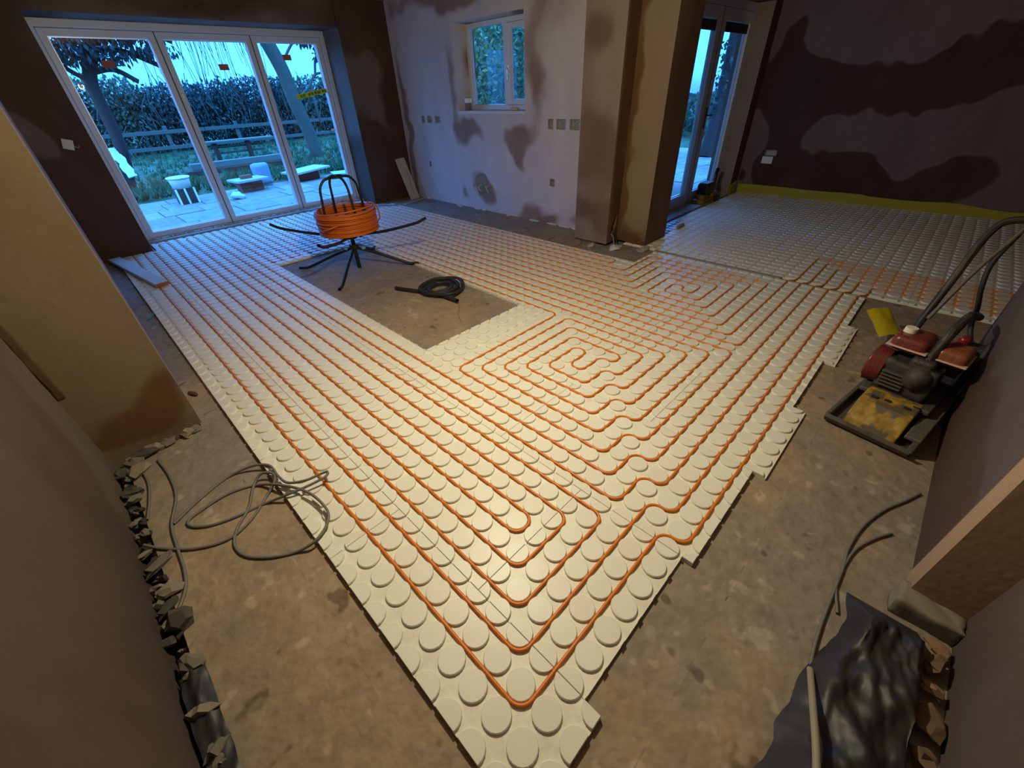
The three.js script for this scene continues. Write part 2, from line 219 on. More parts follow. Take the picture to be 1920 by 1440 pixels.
{ // bifold doors
  const d = structGroup('door_1', 'white three-leaf bifold doors onto the garden'), z = -7.0;
  part(d, 'frame', merge([rbox(0.457, 0.515, 0.0, 2.149, z - 0.06, z + 0.06, 0.006), rbox(3.47, 3.5, 0.0, 2.149, z - 0.06, z + 0.06, 0.006), rbox(0.457, 3.448, 2.08, 2.149, z - 0.06, z + 0.06, 0.006), rbox(0.457, 3.448, 0.0, 0.05, z - 0.06, z + 0.07, 0.006)].slice(0, 1).concat([rbox(3.39, 3.448, 0.0, 2.149, z - 0.06, z + 0.06, 0.006), rbox(0.457, 3.448, 2.08, 2.149, z - 0.0595, z + 0.0595, 0.006), rbox(0.457, 3.448, 0.0, 0.055, z - 0.0595, z + 0.0695, 0.006)])), M.upvc);
  const xs = [0.517, 1.487, 2.49, 3.388];
  for (let k = 0; k < 3; k++) {
    const L = leafXY(d, xs[k] + 0.003, xs[k + 1] - 0.003, 0.058, 2.077, z, 0.062, 0.07);
    if (k === 1) { part(L, 'handle', merge([rbox(xs[1] + 0.02, xs[1] + 0.05, 1.28, 1.52, z + 0.034, z + 0.044, 0.006), rbox(xs[1] + 0.026, xs[1] + 0.044, 1.3, 1.46, z + 0.05, z + 0.07, 0.008), rod([xs[1] + 0.035, 1.44, z + 0.04], [xs[1] + 0.035, 1.44, z + 0.06], 0.009)]), M.chrome, 'slim grey lever handle'); }
    const sx = [0.962, 2.086, 2.893][k], sy = [1.796, 1.766, 1.865][k];
    part(L, 'sticker', box(sx - 0.055, sx + 0.055, sy - 0.03, sy + 0.03, z + 0.0006, z + 0.0016), hexm('#b06446', 0.7), 'small orange glazing sticker');
    if (k === 2) {
      const tape = part(L, 'warning_tape', (() => { const g = new THREE.PlaneGeometry(0.46, 0.055, 12, 1); g.rotateZ(0.14); g.translate(3.1, 1.465, z + 0.002); return g; })(), (() => {
        const c = document.createElement('canvas'); c.width = 512; c.height = 64; const x = c.getContext('2d'); x.fillStyle = '#d9e428'; x.fillRect(0, 0, 512, 64); x.fillStyle = '#3c4a14';
        let at = 60; const widths = [10, 14, 8, 16, 12, 34, 9, 14, 8, 12, 16, 9, 22, 10, 14, 18, 10, 12, 24, 12, 16, 10, 14, 12];
        widths.forEach((w, i) => { if (i % 6 !== 5 && at < 490) x.fillRect(at, 10 + (i * 7) % 9, w, 44 - (i * 5) % 14); at += w + 7; });
        const t = new THREE.CanvasTexture(c); t.colorSpace = THREE.SRGBColorSpace; return new THREE.MeshStandardMaterial({ map: t, roughness: 0.6, side: THREE.DoubleSide });
      })(), 'yellow tape with dark lettering');
      part(L, 'sticker', box(3.25, 3.32, 1.0, 1.03, z + 0.0006, z + 0.0016), M.white, 'small white sticker');
    }
  }
  for (const x of [1.487, 2.49]) part(d, 'gasket', box(x - 0.004, x + 0.004, 0.06, 2.075, z - 0.03, z + 0.0365), M.gasket);
  // dirty threshold with torn protective tape
  const torn = []; for (let k = 0; k < 60; k++) { const x = 0.47 + k * 0.0495, h = rr(0.012, 0.045); torn.push(rbox(x, x + rr(0.02, 0.048), 0.035 - h * 0.2, 0.035 + h, -6.925, -6.92, 0.001, 1)); }
  part(d, 'threshold', rbox(0.457, 3.448, 0.0, 0.04, -6.928, -6.86, 0.006), hexm('#9b958c', 0.8));
  part(d, 'protective_tape', merge(torn), hexm('#a7a39c', 0.6)).userData.kind = 'stuff';
}
{ // small window, plane x = 4.42
  const d = structGroup('window_1', 'small white casement window above the kitchen wall'), z = 0;
  d.position.set(4.46, 0, 0); d.rotation.y = -Q; // local x = world z, local z = towards the room
  const a = WIN.z0 + 0.002, b = WIN.z1 - 0.002, y0 = WIN.y0 + 0.035, y1 = WIN.y1 - 0.002, m = -4.42;
  part(d, 'frame', merge([rbox(a, a + 0.05, y0, y1, -0.035, 0.035, 0.005), rbox(b - 0.05, b, y0, y1, -0.035, 0.035, 0.005), rbox(a, b, y1 - 0.05, y1, -0.0345, 0.0345, 0.005), rbox(a, b, y0, y0 + 0.05, -0.0345, 0.0345, 0.005), rbox(m - 0.03, m + 0.03, y0 + 0.045, y1 - 0.045, -0.034, 0.034, 0.005)]), M.upvc);
  part(d, 'pane', paneXY(a + 0.048, m - 0.028, y0 + 0.048, y1 - 0.048, 0), M.pane);
  part(d, 'spacer', merge([box(a + 0.05, a + 0.062, y0 + 0.05, y1 - 0.05, -0.02, -0.004), box(a + 0.062, m - 0.03, y0 + 0.05, y0 + 0.06, -0.02, -0.004)]), M.spacer);
  const L = leafXY(d, m + 0.034, b - 0.052, y0 + 0.052, y1 - 0.052, 0.012, 0.05, 0.06);
  part(L, 'handle', merge([rbox(m + 0.045, m + 0.072, 1.55, 1.66, 0.042, 0.052, 0.004), rbox(m + 0.05, m + 0.068, 1.5, 1.62, 0.062, 0.078, 0.006), rod([m + 0.058, 1.615, 0.045], [m + 0.058, 1.615, 0.07], 0.008)]), M.chrome, 'grey window handle');
  const s = struct('trim_1', box(4.2, 4.42, WIN.y0 + 0.001, WIN.y0 + 0.033, WIN.z0 + 0.002, WIN.z1 - 0.002), hexm('#cfc9c4', 0.5), 'pale window sill'); s.userData.kind = 'structure';
}
{ // French doors, plane z = -2.58
  const d = structGroup('door_2', 'white French doors onto the terrace'), z = -2.585;
  part(d, 'frame', merge([rbox(5.003, 5.06, 0, 2.157, z - 0.04, z + 0.04, 0.005), rbox(6.94, 6.998, 0, 2.157, z - 0.04, z + 0.04, 0.005), rbox(5.003, 6.998, 2.07, 2.157, z - 0.0395, z + 0.0395, 0.005), rbox(5.003, 6.998, 0, 0.06, z - 0.0395, z + 0.0395, 0.005)]), M.upvc);
  for (const [x0, x1] of [[5.062, 5.997], [6.003, 6.938]]) {
    const L = leafXY(d, x0, x1, 0.063, 2.067, z + 0.01, 0.11, 0.07);
    part(L, 'blind', rbox(x0 + 0.112, x1 - 0.112, 1.86, 1.95, z + 0.014, z + 0.03, 0.003), hexm('#3a2c2c', 0.7), 'rolled dark blind');
  }
  part(d, 'handle', merge([rbox(6.03, 6.06, 0.92, 1.14, z + 0.044, z + 0.054, 0.005), rbox(6.04, 6.15, 1.05, 1.07, z + 0.075, z + 0.09, 0.005), rod([6.045, 1.06, z + 0.05], [6.045, 1.06, z + 0.082], 0.008)]), M.handleDark, 'dark lever handle');
  part(d, 'gasket', box(5.998, 6.002, 0.065, 2.065, z - 0.02, z + 0.0465), M.gasket);
  struct('trim_2', rbox(4.475, 6.99, 0.0, 0.028, -2.535, -2.345, 0.004), hexm('#b9aa97', 0.7), 'pale timber threshold board at the French doors');
}

// ------------------------------------------------------------------ heating panels and pipes
const PX = 0.253, PZ = -0.283, P = 0.099;
const gx = i => PX + P * i, gz = j => PZ - P * j;
const BASE = 0.012, TOP = 0.0218, NR = 0.0435;
const panelMats = [0, 1, 2].map(k => { const t = dataTex(256, 256, (x, y) => { const n = (fbm(x / 5, y / 5, 200 + k, 3) - 0.5) * 16 + (fbm(x / 60, y / 60, 210 + k, 3) - 0.5) * 22; return [226 + n, 221 + n, 206 + n * 0.9]; }); t.repeat.set(1.6, 1.6); return new THREE.MeshStandardMaterial({ map: t, roughness: 0.45 }); });
const studMats = [[228, 223, 210], [229, 225, 212], [226, 220, 207]].map((c, k) => new THREE.MeshStandardMaterial({ color: new THREE.Color(`rgb(${c})`), roughness: 0.42 }));
const SEG = 20;
function clip(poly, ax, lim, keepLess) { const out = []; for (let i = 0; i < poly.length; i++) { const a = poly[i], b = poly[(i + 1) % poly.length], da = keepLess ? lim - a[ax] : a[ax] - lim, db = keepLess ? lim - b[ax] : b[ax] - lim; if (da >= 0) out.push(a); if ((da >= 0) !== (db >= 0)) { const t = da / (da - db); out.push([a[0] + (b[0] - a[0]) * t, a[1] + (b[1] - a[1]) * t]); } } return out; }
const studCache = new Map();
// a stud: round, slightly bevelled; cut straight where the panel edge runs through it. lim = [x-, x+, z-, z+] measured from its centre
function studGeo(lim) {
  const key = lim.map(v => v.toFixed(4)).join();
  if (studCache.has(key)) return studCache.get(key);
  let poly = []; for (let k = 0; k < SEG; k++) { const a = (k + 0.5) / SEG * Math.PI * 2; poly.push([Math.cos(a) * NR, Math.sin(a) * NR]); }
  if (lim[0] > -NR) poly = clip(poly, 0, lim[0], false); if (lim[1] < NR) poly = clip(poly, 0, lim[1], true);
  if (poly.length > 2 && lim[2] > -NR) poly = clip(poly, 1, lim[2], false); if (poly.length > 2 && lim[3] < NR) poly = clip(poly, 1, lim[3], true);
  let g = null;
  if (poly.length > 2) {
    let cx = 0, cz = 0; poly.forEach(p => { cx += p[0]; cz += p[1]; }); cx /= poly.length; cz /= poly.length;
    const pos = [], lo = p => [p[0], BASE - 0.001, p[1]], mid = p => [p[0], TOP - 0.0022, p[1]], hi = p => { const l = Math.hypot(p[0] - cx, p[1] - cz) || 1, k = Math.max(0, 1 - 0.0022 / l); return [cx + (p[0] - cx) * k, TOP, cz + (p[1] - cz) * k]; };
    for (let i = 0; i < poly.length; i++) { const a = poly[i], b = poly[(i + 1) % poly.length]; pos.push(...lo(a), ...mid(a), ...lo(b), ...lo(b), ...mid(a), ...mid(b)); pos.push(...mid(a), ...hi(a), ...mid(b), ...mid(b), ...hi(a), ...hi(b)); pos.push(...hi(a), cx, TOP, cz, ...hi(b)); }
    g = new THREE.BufferGeometry(); g.setAttribute('position', new THREE.Float32BufferAttribute(pos, 3)); g.computeVertexNormals();
  }
  studCache.set(key, g); return g;
}
const ORD = ['first', 'second', 'third', 'fourth', 'fifth', 'sixth', 'seventh', 'eighth', 'ninth', 'tenth'];
let panelCount = 0;
function panel(i0, i1, j0, j1, label, group, dj = 0) {
  const e = 0.0008, x0 = gx(i0) + e, x1 = gx(i1) - e, z1 = gz(j0) - e, z0 = gz(j1) + e, cx = (x0 + x1) / 2, cz = (z0 + z1) / 2;
  const t = thing('heating_mat', label, 'floor mat', [cx, 0, cz], 0, group), k = panelCount++;
  const body = box(x0 - cx, x1 - cx, 0.0005, BASE, z0 - cz, z1 - cz), uv = body.attributes.uv, ps = body.attributes.position;
  for (let n = 0; n < uv.count; n++) uv.setXY(n, (ps.getX(n) + cx) * 1, (ps.getZ(n) + cz) * 1);
  part(t, 'base_sheet', body, panelMats[k % 3]);
  // a shallow raised lip along the long joint
  const near = Math.hypot(cx, cz) < 3.4 && cx < 3.4, far = [];
  for (let i = Math.floor(i0) - 0.5; i < i1 + 1; i++) for (let j = Math.floor(j0) - 0.5 + dj; j < j1 + 1; j++) {
    const sx = gx(i), sz = gz(j); if (sx < x0 - NR || sx > x1 + NR || sz < z0 - NR || sz > z1 + NR) continue;
    const full = sx - NR > x0 && sx + NR < x1 && sz - NR > z0 && sz + NR < z1;
    const lim = full ? [-1, 1, -1, 1] : [x0 - sx, x1 - sx, z0 - sz, z1 - sz].map((v, q) => q % 2 ? Math.min(v, 1) : Math.max(v, -1)).map((v) => Math.abs(v) > NR ? Math.sign(v) : v);
    const g = studGeo(lim); if (!g) continue;
    if (near) { const s = part(t, 'stud', g, studMats[(i * 7 + j * 3 + k) % 3 | 0] || studMats[0]); s.position.set(sx - cx, 0, sz - cz); }
    else { const h = g.clone(); h.translate(sx - cx, 0, sz - cz); far.push(h); }
  }
  if (far.length) part(t, 'stud_field', mergeGeometries(far), studMats[k % 3]).userData.kind = 'stuff';
}
// rows run away from the camera towards the folding doors; i = column, j = distance
function row(words, rects, off) {
  let n = 0; const cells = [];
  for (const [i0, i1, j0, j1] of rects) { let a = j0; while (a < j1 - 0.01) { let b = off; while (b <= a + 0.3) b += 12; b = Math.min(b, j1); if (j1 - b < 0.6) b = j1; cells.push([i0, i1, a, b]); a = b; } }
  for (const c of cells) panel(...c, `white studded mat, ${ORD[n++] || 'last'} from the near end of the ${words}`, 'studded heating mats in the main room');
}
row('leftmost narrow row', [[-1.6, 1.5, -1.65, 62.4]], 8.5);
row('second row from the left', [[1.5, 7.5, -1.09, 62.4], [2.35, 7.5, 62.4, 66.2]], 3.5);
row('third row from the left', [[7.5, 13.5, -1.5, 18.4], [7.5, 10.1, 18.4, 44.8], [7.5, 13.5, 44.8, 66.2]], 8.5);
row('fourth row from the left', [[13.5, 19.5, -2.05, 18.4], [13.5, 19.5, 44.8, 66.2]], 3.5);
row('fifth row from the left', [[19.5, 25.5, -1.44, 66.2]], 8.5);
row('sixth row from the left', [[25.5, 31.5, -2.1, 66.2]], 3.5);
row('seventh row, beside the column', [[31.5, 37.5, -1.5, 16.4], [31.5, 33.55, 16.4, 60]], 8.5);
// far room: rows run along the room towards the far wall
{
  const js = [20.55, 14, 8, 2, -4, -10, -12.5], words = ['row along the French doors', 'second row from the French doors', 'third row from the French doors', 'fourth row from the French doors', 'fifth row from the French doors', 'last narrow row of the far room'];
  for (let r = 0; r < 6; r++) {
    let a = 38.25, n = 0, first = r % 2 ? 44.5 : 50.5; const end = 70.4;
    while (a < end - 0.01) { const b = Math.min(n ? a + 12 : first, end); panel(a, b, js[r + 1], js[r], `white studded mat, ${ORD[n++]} from the column in the ${words[r]}`, 'studded heating mats in the far room', 0.5); a = b; }
  }
}
// orange pipe: centre line on the grid of channels with rounded corners
const PIPE_R = 0.0062, PIPE_Y = BASE + PIPE_R;
function pipeGeo(pts, rc = 0.046, y = PIPE_Y) {
  const w = pts.map(([i, j]) => [gx(i), gz(j)]), path = [];
  for (let k = 0; k < w.length; k++) {
    if (k === 0 || k === w.length - 1) { path.push(w[k]); continue; }
    const a = w[k - 1], b = w[k], c = w[k + 1], d1 = Math.hypot(a[0] - b[0], a[1] - b[1]), d2 = Math.hypot(c[0] - b[0], c[1] - b[1]), r = Math.min(rc, d1 / 2 - 1e-4, d2 / 2 - 1e-4);
    const u = [(a[0] - b[0]) / d1, (a[1] - b[1]) / d1], v = [(c[0] - b[0]) / d2, (c[1] - b[1]) / d2];
    if (Math.abs(u[0] * v[0] + u[1] * v[1]) > 0.1) { for (let s = 0; s <= 6; s++) { const t = s / 6, p0 = [b[0] + u[0] * r, b[1] + u[1] * r], p2 = [b[0] + v[0] * r, b[1] + v[1] * r]; path.push([0, 1].map(q => (1 - t) * (1 - t) * p0[q] + 2 * t * (1 - t) * b[q] + t * t * p2[q])); } continue; }
    const o = [b[0] + (u[0] + v[0]) * r, b[1] + (u[1] + v[1]) * r];
    for (let s = 0; s <= 8; s++) { const t = s / 8 * Math.PI / 2; path.push([o[0] - v[0] * r * Math.cos(t) - u[0] * r * Math.sin(t), o[1] - v[1] * r * Math.cos(t) - u[1] * r * Math.sin(t)]); }
  }
  // subdivide long runs for a slightly uneven lie
  const q = []; for (let k = 0; k < path.length - 1; k++) { const a = path[k], b = path[k + 1], L = Math.hypot(b[0] - a[0], b[1] - a[1]), n = Math.max(1, Math.floor(L / 0.2)); for (let s = 0; s < n; s++) q.push([lerp(a[0], b[0], s / n), lerp(a[1], b[1], s / n)]); } q.push(path[path.length - 1]);
  const R = 8, pos = [], nor = [], idx = [];
  for (let k = 0; k < q.length; k++) {
    const a = q[Math.max(0, k - 1)], b = q[Math.min(q.length - 1, k + 1)], l = Math.hypot(b[0] - a[0], b[1] - a[1]) || 1, sx = (b[1] - a[1]) / l, sz = -(b[0] - a[0]) / l;
    const wob = (fbm(q[k][0] * 3, q[k][1] * 3, 301, 2) - 0.5) * 0.003;
    for (let s = 0; s < R; s++) { const t = s / R * Math.PI * 2, c = Math.cos(t), h = Math.sin(t); pos.push(q[k][0] + sx * (c * PIPE_R + wob), y + h * PIPE_R + Math.abs(wob), q[k][1] + sz * (c * PIPE_R + wob)); nor.push(sx * c, h, sz * c); }
    if (k) for (let s = 0; s < R; s++) { const s2 = (s + 1) % R, A = (k - 1) * R; idx.push(A + s, A + s2, A + R + s, A + s2, A + R + s2, A + R + s); }
  }
  const g = new THREE.BufferGeometry(); g.setAttribute('position', new THREE.Float32BufferAttribute(pos, 3)); g.setAttribute('normal', new THREE.Float32BufferAttribute(nor, 3)); g.setIndex(idx); return g;
}
const orange = mat(0.70, 0.18, 0.008, 0.42), orangeDark = mat(0.60, 0.125, 0.008, 0.45);
const FAR = 65.4, FARL = 61.6;
const arm = (j, turn) => [[37.6, j], [38.15, j - 0.5], [turn, j - 0.5], [turn, -12]];
const pipes = [
  ['orange heating pipe outermost on the near left edge of the panels', [[0, FARL], [0, 0], [8, 0], [8, -1], ...arm(-1, 40)]],
  ['orange heating pipe second from the near left edge, looping back by the folding doors', [[...[9, 0]]].slice(1).concat([[...arm(0, 41)].reverse(), []].flat().filter(p => p.length), [[9, 0], [9, 1], [1, 1], [1, FARL], [2, FARL], [2, 2], [7, 2], [7, FAR], [6, FAR], [6, 3], [3, 3], [3, FAR], [4, FAR], [4, 4], [5, 4], [5, FAR]])],
  ['orange heating pipe just left of the bare concrete patch, bending to the far room', [[8, FAR], [8, 2], [10, 2], [10, 1], ...arm(1, 42)]],
  ['orange heating pipe bordering the bare concrete patch on its left', [[9, FAR], [9, 3], [11, 3], [11, 2], ...arm(2, 43)]],
  ['orange heating pipe wound in the square spiral in front of the bare patch', [...[...arm(3, 44)].reverse(), [24, 3], [24, FAR], [23, FAR], [23, 3], [12, 3], [12, 4], [10, 4], [10, 15], [20, 15], [20, FAR], [21, FAR], [21, 5], [14, 5], [14, 6], [12, 6], [12, 13], [19, 13], [19, 7], [16, 7], [16, 8], [14, 8], [14, 11], [17, 11], [17, 10], [15, 10], [15, 9], [17, 9], [17, 8], [18, 8], [18, 12], [13, 12], [13, 7], [15, 7], [15, 6], [20, 6], [20, 14], [11, 14], [11, 5], [13, 5], [13, 4], [22, 4], [22, FAR]]],
  ['orange heating pipe bent round the second spiral, leading on to the far room', [[25, FAR], [25, 4], ...arm(4, 45)]],
  ['orange heating pipe wound in the small spiral beside the column', [[31, FAR], [31, 16], [36, 16], [36, 5], [26, 5], [26, FAR], [27, FAR], [27, 6], [35, 6], [35, 15], [30, 15], [30, FAR], [29, FAR], [29, 14], [34, 14], [34, 7], [28, 7], [28, 12], [32, 12], [32, 9], [30, 9], [30, 10], [31, 10], [31, 11], [29, 11], [29, 8], [33, 8], [33, 13], [28, 13], [28, FAR]]],
  ['orange heating pipe snaking between the bare patch and the folding doors', [[10, FAR], [10, 46], [11, 46], [11, FAR], [12, FAR], [12, 46], [13, 46], [13, FAR], [14, FAR], [14, 46], [15, 46], [15, FAR], [16, FAR], [16, 46], [17, 46], [17, FAR], [18, FAR], [18, 46], [19, 46], [19, FAR]]],
  ['orange heating pipe hairpin along the bare strip by the kitchen wall', [[32, 59.4], [32, 18], [33, 18], [33, 59.4]]],
];
for (const [label, pts] of pipes) single('heating_pipe', pipeGeo(pts), orange, label, 'pipe', 'orange underfloor heating pipes');
single('expansion_strip', (() => { const gs = []; for (let k = 0; k < 14; k++) gs.push(rbox(3.972, 4.032, 0.0, 0.02 + 0.004 * (k % 3), -1.93 + k * 0.13, -1.81 + k * 0.13, 0.004, 1)); return merge([rbox(3.972, 4.032, 0.0, 0.021, -1.93, -0.74, 0.004, 1)]); })(), hexm('#a8967a', 0.85), 'tan jointing strip between the main room and the far room panels', 'strip');

// ------------------------------------------------------------------ yellow edge foam at the far walls
{
  const foam = (x0, z0, x1, z1, h, th, s) => { // upright strip with a wavy top, built along a line
    const n = 40, L = Math.hypot(x1 - x0, z1 - z0), sh = new THREE.Shape(); sh.moveTo(0, 0); sh.lineTo(L, 0); for (let k = n; k >= 0; k--) sh.lineTo(L * k / n, h + (fbm(k * 0.22, 3, s, 3) - 0.5) * 0.07);
    const g = new THREE.ExtrudeGeometry(sh, { depth: th, bevelEnabled: false }); g.rotateY(-Math.atan2(z1 - z0, x1 - x0)); g.translate(x0, 0.001, z0); return g;
  };
  const y = mat(0.42, 0.36, 0.035, 0.75);
  single('edge_foam', foam(7.235, -2.32, 7.235, 2.0, 0.13, 0.012, 401), y, 'yellow foam edge strip along the foot of the far wall', 'edge strip', 'yellow foam edge strips');
  single('edge_foam', foam(7.01, -2.355, 7.21, -2.355, 0.15, 0.012, 403), y, 'short yellow foam edge strip on the pier beside the French doors', 'edge strip', 'yellow foam edge strips');
  single('edge_foam', foam(4.478, -2.34, 4.478, -2.07, 0.14, -0.008, 405), y, 'scrap of yellow foam edge strip at the corner of the column', 'edge strip', 'yellow foam edge strips');
}

// ------------------------------------------------------------------ pipe decoiler with its orange coil
{
  const C = [1.79, 0, -4.0];
  const t = thing('pipe_decoiler', 'black tubular pipe decoiler standing on the bare concrete patch', 'decoiler', C);
  for (const [a, b] of [[-1, -1], [1, 1], [-1, 1], [1, -1]]) {
    const k = Math.SQRT1_2;
    part(t, 'leg', curve([[0.03 * a * k, 0.2, 0.03 * b * k], [0.2 * a * k, 0.145, 0.2 * b * k], [0.46 * a * k, 0.045, 0.46 * b * k], [0.53 * a * k, 0.022, 0.53 * b * k], [0.61 * a * k, 0.022, 0.61 * b * k]], 0.0145, 24), M.black);
    part(t, 'arm', curve([[0.04 * a * k, 0.33, 0.04 * b * k], [0.3 * a * k, 0.345, 0.3 * b * k], [0.66 * a * k, 0.415, 0.66 * b * k], [0.7 * a * k, 0.43, 0.7 * b * k], [0.75 * a * k, 0.455, 0.75 * b * k]], 0.0135, 24), M.black);
  }
  for (let q = 0; q < 4; q++) {
    const c = Math.cos(q * Q), s = Math.sin(q * Q);
    part(t, 'cage_bar', curve([[0.2 * c, 0.34, 0.2 * s], [0.2 * c, 0.5, 0.2 * s], [0.185 * c, 0.68, 0.185 * s], [0.17 * c, 0.77, 0.17 * s], [0.12 * c, 0.825, 0.12 * s], [0.06 * c, 0.838, 0.06 * s]], 0.0115, 28), M.black);
  }
  part(t, 'top_ring', new THREE.TorusGeometry(0.06, 0.011, 8, 24).rotateX(Q).translate(0, 0.84, 0), M.black);
  part(t, 'post', merge([new THREE.CylinderGeometry(0.02, 0.02, 0.34, 14).translate(0, 0.175, 0), new THREE.CylinderGeometry(0.045, 0.045, 0.05, 16).translate(0, 0.215, 0), new THREE.CylinderGeometry(0.055, 0.055, 0.045, 16).translate(0, 0.32, 0)]), M.black);
  part(t, 'brace_tie', merge([[-0.06, -0.06], [0.06, 0.06], [0.07, -0.05]].map(([x, z]) => rbox(x - 0.02, x + 0.02, 0.185, 0.21, z - 0.02, z + 0.02, 0.006))), hexm('#6fa9c9', 0.5), 'pale blue tie');
  // coil of pipe: wound in layers, a few loose turns
  const turns = [], rows = 13;
  for (let layer = 0; layer < 3; layer++) for (let k = 0; k < rows; k++) {
    const r = 0.235 + layer * 0.016 + rr(-0.004, 0.006) + (k > 9 ? 0.006 : 0), y = 0.372 + k * 0.0152 + rr(-0.003, 0.003), tx = rr(-0.02, 0.02), tz = rr(-0.02, 0.02), g = new THREE.TorusGeometry(r, 0.0083, 6, 40); g.rotateX(Q + tx); g.rotateZ(tz); g.translate(rr(-0.004, 0.004), y, rr(-0.004, 0.004)); turns.push(g);
  }
  const coil = thing('pipe_coil', 'coil of orange heating pipe wound on the black decoiler', 'pipe coil', C);
  part(coil, 'winding', merge(turns), orangeDark).userData.kind = 'stuff';
  part(coil, 'loose_turn', curve([[0.24, 0.5, -0.13], [0.3, 0.56, -0.09], [0.34, 0.53, -0.02], [0.31, 0.44, 0.06], [0.26, 0.42, 0.1]], 0.0075, 30), orangeDark);
  part(coil, 'loose_turn', curve([[-0.2, 0.48, 0.2], [-0.27, 0.47, 0.19], [-0.29, 0.45, 0.13], [-0.27, 0.43, 0.1], [-0.25, 0.42, 0.12]], 0.0075, 30), orangeDark);
  part(coil, 'loose_turn', curve(Array.from({ length: 13 }, (_, k) => { const a = k / 12 * 5.6; return [Math.cos(a) * (0.262 + 0.01 * Math.sin(a * 3)), 0.575 + 0.018 * Math.sin(a * 1.3), Math.sin(a) * 0.262]; }), 0.0078, 60), orangeDark);
  // grey bar lying behind by the threshold
  const a = onY(545, 397, 0.04), b = onY(748, 384, 0.04);
  single('conduit_length', curve([a, a.clone().lerp(b, 0.5).setY(0.045), b], 0.009, 10), hexm('#77808c', 0.6), 'thin grey conduit lying across the panels behind the decoiler', 'conduit');
}

// ------------------------------------------------------------------ black hose on the bare patch
{
  const pts = [[742, 540], [770, 544], [790, 545], [803, 536], [822, 525], [845, 521], [862, 524], [868, 534], [862, 545], [845, 551], [820, 552], [798, 549], [787, 541], [795, 533], [815, 524], [838, 522], [858, 531], [855, 540], [835, 548], [812, 548], [805, 540], [820, 531], [838, 530], [848, 535], [838, 543], [822, 549], [835, 556], [850, 561], [858, 564]];
  const g = curve(pts.map(([x, y], k) => onY(x, y, 0.02 + 0.012 * ((k % 5) / 5) + (k > 8 && k < 24 ? 0.018 : 0))), 0.0165, 220, 8);
  single('rubber_hose', g, M.rubber, 'black rubber hose coiled on the bare concrete patch', 'hose');
  single('cord_scrap', curve([[858, 566], [861, 575], [860, 590], [864, 603]].map(([x, y]) => onY(x, y, 0.004)), 0.003, 24, 6), hexm('#8d6b44', 0.9), 'thin tan cord trailing from the black hose', 'cord');
}

